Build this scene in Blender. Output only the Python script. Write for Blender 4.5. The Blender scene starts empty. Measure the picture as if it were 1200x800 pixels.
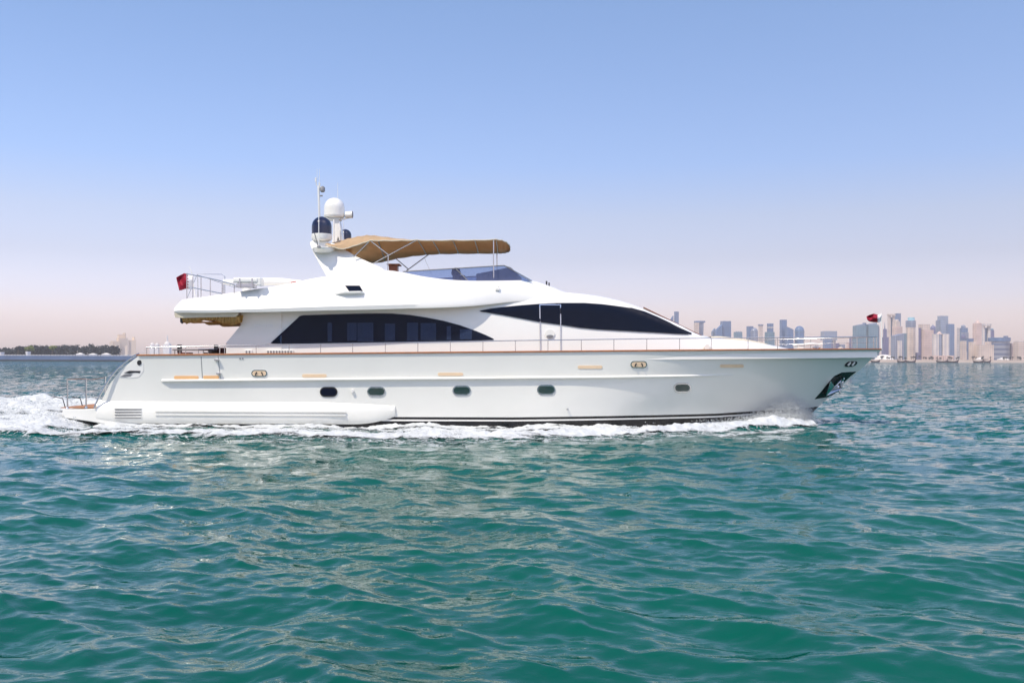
import bpy, bmesh, math, random
import numpy as np
from mathutils import Vector
from mathutils.bvhtree import BVHTree
from mathutils.geometry import delaunay_2d_cdt, tessellate_polygon

random.seed(5); np.random.seed(5)
scene = bpy.context.scene
C = scene.collection

# ------------------------------------------------------------------ camera
F = 1166.67            # focal length in photo pixels (35 mm on 36 mm, 1200 px wide)
HOR = 421.2            # horizon row at the middle of the photo
TH = math.radians(0.17)
CAMZ = 2.6
YC = 41.0              # yacht centreline
cd = bpy.data.cameras.new('camera'); cd.lens = 35.0; cd.sensor_width = 36.0
cd.shift_y = (HOR - 400) / 1200.0
cd.clip_start = 0.1; cd.clip_end = 12000
cam = bpy.data.objects.new('camera', cd); C.objects.link(cam)
cam.location = (0, 0, CAMZ)
from mathutils import Matrix
r = Vector((math.cos(TH), 0, math.sin(TH))); u = Vector((-math.sin(TH), 0, math.cos(TH))); b = Vector((0, -1, 0))
cam.rotation_euler = Matrix((r, u, b)).transposed().to_euler()
scene.camera = cam

# ------------------------------------------------------------------ light
SUN = Vector((-0.50, -0.52, 1.0)).normalized()
EL = math.asin(SUN.z); AZ = math.atan2(SUN.x, SUN.y)
w = bpy.data.worlds.new('World'); scene.world = w; w.use_nodes = True
nt = w.node_tree; nt.nodes.clear()
out = nt.nodes.new('ShaderNodeOutputWorld'); bg = nt.nodes.new('ShaderNodeBackground')
sky = nt.nodes.new('ShaderNodeTexSky'); sky.sky_type = 'NISHITA'; sky.sun_disc = False
sky.sun_elevation = EL; sky.sun_rotation = -AZ; sky.altitude = 0; sky.air_density = 1.0; sky.dust_density = 1.5; sky.ozone_density = 1.5
tc = nt.nodes.new('ShaderNodeTexCoord'); sp = nt.nodes.new('ShaderNodeSeparateXYZ')
ramp = nt.nodes.new('ShaderNodeValToRGB'); mul = nt.nodes.new('ShaderNodeMix'); mul.data_type = 'RGBA'; mul.blend_type = 'MULTIPLY'
mul.inputs[0].default_value = 1.0
nt.links.new(tc.outputs['Generated'], sp.inputs[0]); nt.links.new(sp.outputs['Z'], ramp.inputs[0])
SKYR = [(0.0, (1.0, 0.72, 0.66)), (0.035, (0.86, 0.63, 0.62)), (0.06, (0.72, 0.56, 0.59)), (0.10, (0.61, 0.475, 0.475)), (0.14, (0.61, 0.49, 0.475)), (0.19, (0.53, 0.50, 0.535)), (0.34, (0.533, 0.533, 0.545)), (1.0, (0.533, 0.533, 0.545))]
ramp.color_ramp.elements[0].position = 0.0; ramp.color_ramp.elements[0].color = SKYR[0][1] + (1,)
ramp.color_ramp.elements[1].position = 1.0; ramp.color_ramp.elements[1].color = SKYR[-1][1] + (1,)
for p_, c_ in SKYR[1:-1]:
    e = ramp.color_ramp.elements.new(p_); e.color = c_ + (1,)
nt.links.new(sky.outputs[0], mul.inputs[6]); nt.links.new(ramp.outputs[0], mul.inputs[7])
gain = nt.nodes.new('ShaderNodeVectorMath'); gain.operation = 'MULTIPLY'; gain.inputs[1].default_value = (1.79, 1.875, 2.075)
nt.links.new(mul.outputs[2], gain.inputs[0]); nt.links.new(gain.outputs[0], bg.inputs[0]); bg.inputs[1].default_value = 0.15
nt.links.new(bg.outputs[0], out.inputs[0])
ld = bpy.data.lights.new('sun', 'SUN'); ld.energy = 3.6; ld.angle = math.radians(0.5); ld.color = (1.0, 0.91, 0.77)
sun = bpy.data.objects.new('sun', ld); C.objects.link(sun); sun.rotation_euler = SUN.to_track_quat('Z', 'Y').to_euler(); sun.location = (-40, -40, 80)
scene.view_settings.view_transform = 'Standard'; scene.view_settings.look = 'None'
scene.view_settings.gamma = 1; scene.view_settings.exposure = 0.22; scene.view_settings.use_curve_mapping = False
HAZE_DENSITY = 0.00015

# ------------------------------------------------------------------ helpers
ST, CT = math.sin(TH), math.cos(TH)
def P(px, py, Y):
    a = (px - 600) / F; bb = (HOR - py) / F
    return Vector(((a * CT - bb * ST) * Y, Y, CAMZ + (a * ST + bb * CT) * Y))
def pxx(X, Y): return 600 + X / Y * F
def W(px, py, wd): return P(px, py, YC - wd)      # wd = distance towards the camera from the centreline

TWIN = {}
class MB:
    def __init__(s): s.v = []; s.f = []; s.m = []
    def add(s, vs, fs, m=0):
        o = len(s.v); s.v += [tuple(p) for p in vs]; s.f += [tuple(i + o for i in f) for f in fs]; s.m += [m] * len(fs)
    def box(s, c, d, m=0, rz=0):
        x, y, z = c; a, bb, h = d[0] / 2, d[1] / 2, d[2] / 2
        cs, sn = math.cos(rz), math.sin(rz)
        vs = []
        for k in (-1, 1):
            for (i, j) in ((-1, -1), (1, -1), (1, 1), (-1, 1)):
                vs.append((x + i * a * cs - j * bb * sn, y + i * a * sn + j * bb * cs, z + k * h))
        s.add(vs, [(3, 2, 1, 0), (4, 5, 6, 7), (0, 1, 5, 4), (1, 2, 6, 5), (2, 3, 7, 6), (3, 0, 4, 7)], m)
    def tube(s, pts, rad, n=8, m=0, cap=True):
        pts = [Vector(p) for p in pts]
        rads = rad if isinstance(rad, (list, tuple)) else [rad] * len(pts)
        rings = []; up = Vector((0.13, 0.31, 0.94))
        for i, p in enumerate(pts):
            t = (pts[min(i + 1, len(pts) - 1)] - pts[max(i - 1, 0)]).normalized()
            a = t.cross(up)
            if a.length < 1e-3: a = t.cross(Vector((1, 0, 0)))
            a.normalize(); c = t.cross(a).normalized()
            rings.append([p + (a * math.cos(2 * math.pi * k / n) + c * math.sin(2 * math.pi * k / n)) * rads[i] for k in range(n)])
        vs = [q for rg in rings for q in rg]; fs = []
        for i in range(len(pts) - 1):
            for k in range(n):
                fs.append((i * n + k, i * n + (k + 1) % n, (i + 1) * n + (k + 1) % n, (i + 1) * n + k))
        if cap:
            fs.append(tuple(range(n))[::-1]); fs.append(tuple((len(pts) - 1) * n + k for k in range(n)))
        s.add(vs, fs, m)
    def lathe(s, c, prof, n=28, m=0, axis=None):
        # prof: list of (radius, height)
        vs = []; fs = []
        for (rr, h) in prof:
            for k in range(n):
                a = 2 * math.pi * k / n
                vs.append((c[0] + rr * math.cos(a), c[1] + rr * math.sin(a), c[2] + h))
        for i in range(len(prof) - 1):
            for k in range(n):
                fs.append((i * n + k, i * n + (k + 1) % n, (i + 1) * n + (k + 1) % n, (i + 1) * n + k))
        fs.append(tuple(range(n))[::-1]); fs.append(tuple((len(prof) - 1) * n + k for k in range(n)))
        s.add(vs, fs, m)
    def prism(s, poly, d, m=0):
        # poly: list of Vector (planar outline), d: Vector extrusion
        n = len(poly); d = Vector(d)
        vs = [Vector(p) for p in poly] + [Vector(p) + d for p in poly]
        tri = tessellate_polygon([[Vector(p) for p in poly]])
        fs = [tuple(t) for t in tri] + [tuple(i + n for i in t[::-1]) for t in tri]
        fs += [(i, (i + 1) % n, (i + 1) % n + n, i + n) for i in range(n)]
        s.add(vs, fs, m)
    def grid(s, rows, m=0, closed=False):
        nr, nc = len(rows), len(rows[0])
        vs = [p for rw in rows for p in rw]; fs = []
        for i in range(nr - 1):
            for k in range(nc if closed else nc - 1):
                k2 = (k + 1) % nc
                fs.append((i * nc + k, i * nc + k2, (i + 1) * nc + k2, (i + 1) * nc + k))
        s.add(vs, fs, m)
    def halves(s):
        """near and far piece when no connected island crosses the yacht's centreline"""
        n = len(s.v); root = list(range(n))
        def find(i):
            while root[i] != i: root[i] = root[root[i]]; i = root[i]
            return i
        for f in s.f:
            a = find(f[0])
            for i in f[1:]: root[find(i)] = a
        key = {}
        for i, p in enumerate(s.v):
            k = find(i); lo, hi = key.get(k, (1e9, -1e9)); key[k] = (min(lo, p[1]), max(hi, p[1]))
        used = {find(f[0]) for f in s.f}
        if any(key[k][0] < YC < key[k][1] for k in used): return None
        side = {k: key[k][0] >= YC for k in used}
        if len(set(side.values())) < 2: return (list(side.values())[0],) if side else None
        outs = []
        for want in (False, True):
            m = MB(); mp = {}
            for f, mi in zip(s.f, s.m):
                if side[find(f[0])] != want: continue
                for i in f:
                    if i not in mp: mp[i] = len(m.v); m.v.append(s.v[i])
                m.f.append(tuple(mp[i] for i in f)); m.m.append(mi)
            outs.append(m)
        return outs
    def build(s, name, mat, parent=None, **kw):
        if parent is not None and abs(Vector(parent['_o']).y - YC) < 1e-6 and abs(Vector(parent['_o']).x) < 1e-6:
            h = s.halves()
            if h and len(h) == 2:
                a = h[0].build1(name, mat, parent, **kw); c = h[1].build1(name, mat, TWIN.get(parent.name, parent), **kw); TWIN[a.name] = c
                return a
            if h and h[0]: parent = TWIN.get(parent.name, parent)
        return s.build1(name, mat, parent, **kw)
    def build1(s, name, mat, parent=None, origin=None, smooth=None, bevel=0, fixn=True, seg=2):
        me = bpy.data.meshes.new(name)
        o0 = Vector(origin) if origin is not None else (Vector(parent['_o']) if parent is not None else Vector((0, 0, 0)))
        me.from_pydata([(p[0] - o0.x, p[1] - o0.y, p[2] - o0.z) for p in s.v], [], s.f)
        mats = mat if isinstance(mat, (list, tuple)) else [mat]
        for q in mats: me.materials.append(q)
        if len(mats) > 1: me.polygons.foreach_set('material_index', s.m)
        bm = bmesh.new(); bm.from_mesh(me)
        if fixn:
            bmesh.ops.remove_doubles(bm, verts=bm.verts, dist=1e-5)
            bmesh.ops.recalc_face_normals(bm, faces=bm.faces)
        if bevel:
            es = [e for e in bm.edges if len(e.link_faces) == 2 and e.calc_face_angle(0) > 0.6]
            bmesh.ops.bevel(bm, geom=es, offset=bevel, segments=seg, affect='EDGES', profile=0.5)
        bm.to_mesh(me); bm.free()
        ob = bpy.data.objects.new(name, me); C.objects.link(ob)
        if smooth is not None:
            me.polygons.foreach_set('use_smooth', [True] * len(me.polygons))
            if smooth < 179:
                try: me.set_sharp_from_angle(angle=math.radians(smooth))
                except Exception: pass
        if parent is not None:
            ob.parent = parent
            ob['_o'] = list(parent['_o'])
        else:
            ob.location = o0; ob['_o'] = list(o0)
        return ob

def tag(o, label=None, cat=None, group=None, kind=None):
    if label: o['label'] = label
    if cat: o['category'] = cat
    if group: o['group'] = group
    if kind: o['kind'] = kind
    return o
def thing(name, loc, label, cat, group=None):
    e = bpy.data.objects.new(name, None); C.objects.link(e); e.location = loc; e['_o'] = list(loc)
    e.empty_display_size = 0.3
    return tag(e, label, cat, group)

# ------------------------------------------------------------------ materials
def mat(name, col, rough=0.5, metal=0.0, coat=0.0, var=0.0, vscale=3.0, bump=0.0, bscale=20.0, spec=0.5, trans=0.0, ior=1.45):
    m = bpy.data.materials.new(name); m.use_nodes = True; n = m.node_tree; L = n.links
    p = n.nodes['Principled BSDF']
    p.inputs['Base Color'].default_value = (*col, 1); p.inputs['Roughness'].default_value = rough
    p.inputs['Metallic'].default_value = metal; p.inputs['Coat Weight'].default_value = coat; p.inputs['Coat Roughness'].default_value = 0.04
    p.inputs['Specular IOR Level'].default_value = spec; p.inputs['Transmission Weight'].default_value = trans; p.inputs['IOR'].default_value = ior
    t = n.nodes.new('ShaderNodeTexCoord')
    if var:
        nz = n.nodes.new('ShaderNodeTexNoise'); nz.inputs['Scale'].default_value = vscale; nz.inputs['Detail'].default_value = 6
        L.new(t.outputs['Object'], nz.inputs['Vector'])
        rp = n.nodes.new('ShaderNodeMapRange'); rp.inputs[1].default_value = 0.3; rp.inputs[2].default_value = 0.7
        rp.inputs[3].default_value = 1 - var; rp.inputs[4].default_value = 1 + var * 0.5
        L.new(nz.outputs[0], rp.inputs[0])
        mx = n.nodes.new('ShaderNodeMix'); mx.data_type = 'RGBA'; mx.blend_type = 'MULTIPLY'; mx.inputs[0].default_value = 1
        mx.inputs[6].default_value = (*col, 1); L.new(rp.outputs[0], mx.inputs[7]); L.new(mx.outputs[2], p.inputs['Base Color'])
    if bump:
        nb = n.nodes.new('ShaderNodeTexNoise'); nb.inputs['Scale'].default_value = bscale; nb.inputs['Detail'].default_value = 5
        L.new(t.outputs['Object'], nb.inputs['Vector'])
        bp = n.nodes.new('ShaderNodeBump'); bp.inputs['Strength'].default_value = 0.6; bp.inputs['Distance'].default_value = bump
        L.new(nb.outputs[0], bp.inputs['Height']); L.new(bp.outputs[0], p.inputs['Normal'])
    return m

def glassy(name, tint, alpha_t, rough=0.02):
    """tinted window film: part see-through tint, part mirror"""
    m = bpy.data.materials.new(name); m.use_nodes = True; n = m.node_tree; L = n.links
    n.nodes.clear(); o = n.nodes.new('ShaderNodeOutputMaterial')
    p = n.nodes.new('ShaderNodeBsdfPrincipled'); p.inputs['Base Color'].default_value = (*tint, 1); p.inputs['Roughness'].default_value = rough; p.inputs['Specular IOR Level'].default_value = 0.25
    t = n.nodes.new('ShaderNodeBsdfTransparent'); t.inputs[0].default_value = (0.75, 0.85, 1.0, 1)
    mx = n.nodes.new('ShaderNodeMixShader'); mx.inputs[0].default_value = 1 - alpha_t
    L.new(t.outputs[0], mx.inputs[1]); L.new(p.outputs[0], mx.inputs[2]); L.new(mx.outputs[0], o.inputs[0])
    return m

M = {}
M['hull'] = mat('hull_gelcoat', (0.79, 0.78, 0.72), 0.22, coat=0.5, var=0.03, vscale=0.7, bump=0.0025, bscale=0.9)
M['white'] = mat('white_gelcoat', (0.84, 0.82, 0.77), 0.30, coat=0.4, var=0.02, vscale=1.2)
M['boot'] = mat('black_antifouling', (0.012, 0.012, 0.014), 0.25, var=0.2, vscale=3)
M['steel'] = mat('polished_steel', (0.62, 0.62, 0.63), 0.16, metal=1.0, var=0.05, vscale=8)
M['teak'] = mat('varnished_teak', (0.33, 0.11, 0.025), 0.35, coat=0.4, var=0.25, vscale=6)
M['teakdeck'] = mat('teak_deck', (0.42, 0.19, 0.08), 0.6, var=0.2, vscale=9)
M['window'] = mat('dark_window_glass', (0.005, 0.008, 0.020), 0.04, spec=0.16, var=0.1)
M['backing'] = mat('dark_interior', (0.012, 0.014, 0.024), 0.6, var=0.2)
M['salonglass'] = glassy('tinted_saloon_glass', (0.010, 0.014, 0.030), 0.62)
M['blind'] = mat('pleated_blind', (0.42, 0.42, 0.46), 0.8, var=0.25, vscale=14)
M['rubber'] = mat('black_seal', (0.015, 0.015, 0.015), 0.5, var=0.1)
M['cream'] = mat('cream_canvas', (0.62, 0.55, 0.42), 0.8, var=0.08, vscale=5, bump=0.006, bscale=8)
M['navy'] = mat('navy_dome_shell', (0.008, 0.012, 0.045), 0.22, coat=0.5, var=0.1)
M['grey'] = mat('grey_fitting', (0.22, 0.22, 0.23), 0.45, var=0.15, vscale=9)
M['dark'] = mat('dark_fitting', (0.03, 0.03, 0.035), 0.4, var=0.2, vscale=9)
M['copper'] = mat('amber_lamp_lens', (0.80, 0.47, 0.22), 0.3, var=0.05, vscale=5)
M['paleamber'] = mat('pale_amber_lens', (0.80, 0.60, 0.40), 0.3, var=0.05, vscale=5)
M['maroon'] = mat('maroon_flag_cloth', (0.30, 0.006, 0.03), 0.75, var=0.15, vscale=8)
M['flagwhite'] = mat('white_flag_cloth', (0.75, 0.73, 0.73), 0.8, var=0.05, vscale=8)
M['redtrim'] = mat('red_trim', (0.45, 0.05, 0.04), 0.5, var=0.1)
M['wood'] = mat('stained_wood', (0.22, 0.07, 0.03), 0.4, var=0.3, vscale=9)
M['sofa'] = mat('maroon_upholstery', (0.13, 0.03, 0.03), 0.8, var=0.2, vscale=7)
M['portglass'] = mat('porthole_glass', (0.02, 0.045, 0.04), 0.03, spec=1.0, var=0.05)
M['screen'] = glassy('smoked_windscreen', (0.16, 0.17, 0.30), 0.72)
M['letters'] = mat('pale_letter_vinyl', (0.9, 0.9, 0.9), 0.4, var=0.02)
M['pocket'] = mat('green_black_pocket', (0.008, 0.022, 0.018), 0.18, var=0.2, vscale=4)
M['foam'] = mat('sea_foam', (0.62, 0.64, 0.64), 0.75, var=0.22, vscale=3.5, bump=0.08, bscale=7, spec=0.2)

def foam_lace():
    m = mat('foam_lace', (0.60, 0.62, 0.62), 0.8, var=0.22, vscale=3.5, bump=0.07, bscale=8, spec=0.2)
    n = m.node_tree; L = n.links; p = n.nodes['Principled BSDF']; o = [q for q in n.nodes if q.type == 'OUTPUT_MATERIAL'][0]
    g = n.nodes.new('ShaderNodeNewGeometry'); at = n.nodes.new('ShaderNodeAttribute'); at.attribute_name = 'far_or_cover'
    mp = n.nodes.new('ShaderNodeMapping'); mp.inputs['Scale'].default_value = (0.55, 1.2, 0.8); L.new(g.outputs['Position'], mp.inputs['Vector'])
    a = n.nodes.new('ShaderNodeTexNoise'); a.inputs['Scale'].default_value = 2.6; a.inputs['Detail'].default_value = 9; a.inputs['Roughness'].default_value = 0.68; a.inputs['Distortion'].default_value = 0.8; L.new(mp.outputs[0], a.inputs['Vector'])
    v = n.nodes.new('ShaderNodeTexVoronoi'); v.feature = 'DISTANCE_TO_EDGE'; v.inputs['Scale'].default_value = 3.2
    dn = n.nodes.new('ShaderNodeTexNoise'); dn.inputs['Scale'].default_value = 2.0; dn.inputs['Detail'].default_value = 4; L.new(mp.outputs[0], dn.inputs['Vector'])
    mxv = n.nodes.new('ShaderNodeVectorMath'); mxv.operation = 'ADD'; L.new(mp.outputs[0], mxv.inputs[0]); L.new(dn.outputs['Color'], mxv.inputs[1]); L.new(mxv.outputs[0], v.inputs['Vector'])
    def mth(op, x, y, c=None):
        q = n.nodes.new('ShaderNodeMath'); q.operation = op
        for i, z in enumerate((x, y)):
            if isinstance(z, (int, float)): q.inputs[i].default_value = z
            else: L.new(z, q.inputs[i])
        return q.outputs[0]
    na = mth('MULTIPLY', mth('SUBTRACT', a.outputs[0], 0.5), 2.2)            # roughly -0.5 .. 0.5
    f1 = mth('ADD', mth('MULTIPLY', mth('SUBTRACT', at.outputs['Fac'], 0.46), 1.5), na)
    r1 = n.nodes.new('ShaderNodeMapRange'); r1.inputs[1].default_value = -0.10; r1.inputs[2].default_value = 0.28; r1.interpolation_type = 'SMOOTHSTEP'; L.new(f1, r1.inputs[0])
    ed = mth('SUBTRACT', mth('MULTIPLY', at.outputs['Fac'], 0.22), v.outputs['Distance'])
    r2 = n.nodes.new('ShaderNodeMapRange'); r2.inputs[1].default_value = -0.02; r2.inputs[2].default_value = 0.06; L.new(ed, r2.inputs[0])
    r2b = mth('MULTIPLY', mth('MULTIPLY', r2.outputs[0], 0.75), mth('GREATER_THAN', a.outputs[0], 0.47))
    al = mth('MAXIMUM', r1.outputs[0], r2b)
    tr = n.nodes.new('ShaderNodeBsdfTransparent'); mx = n.nodes.new('ShaderNodeMixShader'); L.new(al, mx.inputs[0]); L.new(tr.outputs[0], mx.inputs[1]); L.new(p.outputs[0], mx.inputs[2]); L.new(mx.outputs[0], o.inputs[0])
    return m
M['foamlace'] = foam_lace()
def canvas(name, col, trans):
    m = mat(name, col, 0.85, var=0.12, vscale=3.0, bump=0.01, bscale=5)
    n = m.node_tree; L = n.links; p = n.nodes['Principled BSDF']; o = [q for q in n.nodes if q.type == 'OUTPUT_MATERIAL'][0]
    tr = n.nodes.new('ShaderNodeBsdfTranslucent'); tr.inputs[0].default_value = (*trans, 1)
    mx = n.nodes.new('ShaderNodeMixShader'); mx.inputs[0].default_value = 0.38
    L.new(p.outputs[0], mx.inputs[1]); L.new(tr.outputs[0], mx.inputs[2]); L.new(mx.outputs[0], o.inputs[0])
    return m
M['canvas'] = canvas('tan_bimini_canvas', (0.68, 0.50, 0.31), (0.62, 0.38, 0.10))
M['awning'] = canvas('amber_awning_cloth', (0.55, 0.38, 0.14), (0.70, 0.40, 0.06))

# ------------------------------------------------------------------ noise
def vnoise(x, y, seed=0):
    xi = np.floor(x).astype(np.int64); yi = np.floor(y).astype(np.int64); fx = x - xi; fy = y - yi
    fx = fx * fx * (3 - 2 * fx); fy = fy * fy * (3 - 2 * fy)
    def h(i, j):
        n = (i * 374761393 + j * 668265263 + seed * 1274126177) & 0xFFFFFFFF
        n = ((n ^ (n >> 13)) * 1274126177) & 0xFFFFFFFF
        return ((n ^ (n >> 16)) & 0xFFFF) / 65535.0
    return (h(xi, yi) * (1 - fx) + h(xi + 1, yi) * fx) * (1 - fy) + (h(xi, yi + 1) * (1 - fx) + h(xi + 1, yi + 1) * fx) * fy
def fbm(x, y, oct=4, seed=0):
    s = 0; a = 0.5; t = 0
    for i in range(oct):
        s = s + a * vnoise(x * 2 ** i + i * 17.3, y * 2 ** i - i * 9.1, seed + i); t += a; a *= 0.5
    return s / t
def smooth(a, b_, x):
    t = np.clip((x - a) / (b_ - a), 0, 1); return t * t * (3 - 2 * t)

# ------------------------------------------------------------------ waves (real displacement, metres)
NW = 120
lam = np.exp(np.linspace(math.log(0.20), math.log(5.2), NW)); rng = np.random.RandomState(11)
lam *= rng.uniform(0.95, 1.05, NW)
wdir = math.radians(238) + rng.normal(0, 0.62, NW)
ph = rng.uniform(0, 2 * math.pi, NW)
slope = 0.0262 * np.where(lam > 2.8, 0.55, 1.0) * np.where((lam > 1.6) & (lam <= 2.8), 0.8, 1.0)
amp = slope * lam / (2 * math.pi)
kx = 2 * math.pi / lam * np.cos(wdir); ky = 2 * math.pi / lam * np.sin(wdir)
def cell(rr): return np.maximum(rr * rr / (CAMZ * F) * 0.62, 0.02)
BX = np.array([-40., -26, -20, -16, -10, -6, -3, 0, 3, 6, 8, 10, 11.2, 12.2])
BY = np.array([32.6, 33.0, 33.2, 33.3, 33.2, 33.0, 32.6, 33.3, 34.6, 35.7, 36.6, 38.0, 39.1, 40.3])
BH = np.array([.10, .13, .14, .13, .10, .10, .10, .06, .06, .11, .19, .26, .18, .02])
def hull_bumps(x, y):
    yc = np.interp(x, BX, BY); hh = np.interp(x, BX, BH) * (x < 12.3)
    d = y - yc
    ridge = hh * np.exp(-(np.where(d < 0, d / 0.55, d / 0.75)) ** 2)
    ridge *= 0.75 + 0.5 * vnoise(x * 0.55, y * 0.2, 3)
    # stern wake
    wk = smooth(-15.6, -17.6, x) * smooth(35.0, 37.5, y) * smooth(49.5, 46.0, y)
    wake = wk * (0.28 + 0.30 * smooth(41.5, 44.5, y) * smooth(-16.5, -19.0, x)) * (0.55 + 0.9 * fbm(x * 0.8, y * 0.8, 3, 21))
    return ridge + wake
def surface(x, y):
    rr = np.sqrt(x * x + y * y); c = cell(rr)
    z = np.zeros_like(x); dx = np.zeros_like(x); dy = np.zeros_like(x)
    gust = 0.72 + 0.56 * fbm(x * 0.09 + 5, y * 0.09, 3, 7)
    for i in range(NW):
        fade = np.maximum(np.clip((lam[i] / c - 2.5) / 2.5, 0, 1), 0.85 if lam[i] > 1.2 else 0.0)
        if not fade.any(): continue
        th = kx[i] * x + ky[i] * y + ph[i]
        a = amp[i] * fade
        z += a * np.sin(th); q = 1.0
        dx += q * a * np.cos(th) * math.cos(wdir[i]); dy += q * a * np.cos(th) * math.sin(wdir[i])
    sh = 1.0
    return x + dx * gust, y + dy * gust, z * gust + hull_bumps(x, y)

def sheet(name, X, Y, Z, material, keep=None, attr=None):
    nr, nc = X.shape
    co = np.stack([X, Y, Z], -1).reshape(-1, 3).astype(np.float32)
    idx = np.arange(nr * nc).reshape(nr, nc)
    q = np.stack([idx[:-1, :-1], idx[:-1, 1:], idx[1:, 1:], idx[1:, :-1]], -1).reshape(-1, 4)
    if keep is not None:
        q = q[keep.reshape(-1)]
        used = np.unique(q); attr = None if attr is None else attr.reshape(-1)[used]; remap = np.zeros(len(co), np.int64); remap[used] = np.arange(len(used)); co = co[used]; q = remap[q]
    me = bpy.data.meshes.new(name); me.vertices.add(len(co)); me.vertices.foreach_set('co', co.ravel())
    me.loops.add(q.size); me.loops.foreach_set('vertex_index', q.ravel().astype(np.int32))
    me.polygons.add(len(q)); me.polygons.foreach_set('loop_start', np.arange(0, q.size, 4, dtype=np.int32))
    me.polygons.foreach_set('use_smooth', np.ones(len(q), bool))
    me.update(calc_edges=True)
    if attr is not None:
        at_ = me.attributes.new('far_or_cover', 'FLOAT', 'POINT'); at_.data.foreach_set('value', attr.ravel().astype(np.float32))
    me.materials.append(material); ob = bpy.data.objects.new(name, me); C.objects.link(ob); return ob

def water_mat():
    m = bpy.data.materials.new('sea_water'); m.use_nodes = True; n = m.node_tree; L = n.links
    p = n.nodes['Principled BSDF']; p.inputs['Base Color'].default_value = (0.002, 0.115, 0.088, 1)
    p.inputs['Roughness'].default_value = 0.035; p.inputs['IOR'].default_value = 1.33
    g = n.nodes.new('ShaderNodeNewGeometry')
    big = n.nodes.new('ShaderNodeTexNoise'); big.inputs['Scale'].default_value = 0.07; big.inputs['Detail'].default_value = 3
    L.new(g.outputs['Position'], big.inputs['Vector'])
    cr = n.nodes.new('ShaderNodeValToRGB'); cr.color_ramp.elements[0].position = 0.35; cr.color_ramp.elements[1].position = 0.7
    cr.color_ramp.elements[0].color = (0.0008, 0.070, 0.052, 1); cr.color_ramp.elements[1].color = (0.0008, 0.093, 0.062, 1)
    L.new(big.outputs[0], cr.inputs[0])
    at0 = n.nodes.new('ShaderNodeAttribute'); at0.attribute_name = 'far_or_cover'
    sl = n.nodes.new('ShaderNodeMapRange'); sl.inputs[3].default_value = 0.42; sl.inputs[4].default_value = 0.07; L.new(at0.outputs['Fac'], sl.inputs[0]); L.new(sl.outputs[0], p.inputs['Specular IOR Level'])
    bc = n.nodes.new('ShaderNodeMix'); bc.data_type = 'RGBA'; L.new(at0.outputs['Fac'], bc.inputs[0]); L.new(cr.outputs[0], bc.inputs[6]); bc.inputs[7].default_value = (0.002, 0.090, 0.105, 1)  # blue of the reflected upper sky mixed into the base colour with distance
    L.new(bc.outputs[2], p.inputs['Base Color'])
    prev = None
    for (sc, dist, st) in ((1.3, 0.04, 0.5), (4.5, 0.016, 0.7), (14.0, 0.0045, 0.8)):
        mp = n.nodes.new('ShaderNodeMapping'); mp.inputs['Rotation'].default_value = (0, 0, 0.55 + sc * 0.05); mp.inputs['Scale'].default_value = (0.62, 1.0, 1.0)
        L.new(g.outputs['Position'], mp.inputs['Vector'])
        nz = n.nodes.new('ShaderNodeTexNoise'); nz.inputs['Scale'].default_value = sc; nz.inputs['Detail'].default_value = 2.5; nz.inputs['Distortion'].default_value = 0.5
        L.new(mp.outputs[0], nz.inputs['Vector'])
        bp = n.nodes.new('ShaderNodeBump'); bp.inputs['Strength'].default_value = st; bp.inputs['Distance'].default_value = dist
        L.new(nz.outputs[0], bp.inputs['Height'])
        if prev: L.new(prev.outputs[0], bp.inputs['Normal'])
        prev = bp
    # ripple slopes that stay present at any distance
    acc = prev.outputs[0]
    att = n.nodes.new('ShaderNodeAttribute'); att.attribute_name = 'far_or_cover'; gain_ = n.nodes.new('ShaderNodeMapRange'); gain_.inputs[3].default_value = 0.8; gain_.inputs[4].default_value = 9.0; L.new(att.outputs['Fac'], gain_.inputs[0])
    for (sc, k_, sx_) in ((0.05, 0.04, 0.5), (0.35, 0.06, 0.45), (1.1, 0.15, 0.5), (2.6, 0.32, 0.5), (6.5, 0.24, 0.6)):
        mp = n.nodes.new('ShaderNodeMapping'); mp.inputs['Rotation'].default_value = (0, 0, 0.25); mp.inputs['Scale'].default_value = (sx_, 1.0, 1.0)
        L.new(g.outputs['Position'], mp.inputs['Vector'])
        nz = n.nodes.new('ShaderNodeTexNoise'); nz.inputs['Scale'].default_value = sc; nz.inputs['Detail'].default_value = 2
        L.new(mp.outputs[0], nz.inputs['Vector'])
        sb = n.nodes.new('ShaderNodeVectorMath'); sb.operation = 'SUBTRACT'; sb.inputs[1].default_value = (0.5, 0.5, 0.5); L.new(nz.outputs['Color'], sb.inputs[0])
        ml = n.nodes.new('ShaderNodeVectorMath'); ml.operation = 'MULTIPLY'; ml.inputs[1].default_value = (k_, k_ * 1.4, 0.0); L.new(sb.outputs[0], ml.inputs[0])
        sc2 = n.nodes.new('ShaderNodeVectorMath'); sc2.operation = 'SCALE'; L.new(ml.outputs[0], sc2.inputs[0]); L.new(gain_.outputs[0], sc2.inputs['Scale']); ml = sc2
        ad = n.nodes.new('ShaderNodeVectorMath'); ad.operation = 'ADD'; L.new(acc, ad.inputs[0]); L.new(ml.outputs[0], ad.inputs[1]); acc = ad.outputs[0]
    nm_ = n.nodes.new('ShaderNodeVectorMath'); nm_.operation = 'NORMALIZE'; L.new(acc, nm_.inputs[0]); prev = nm_
    L.new(prev.outputs[0], p.inputs['Normal'])
    return m
M['water'] = water_mat()

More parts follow.
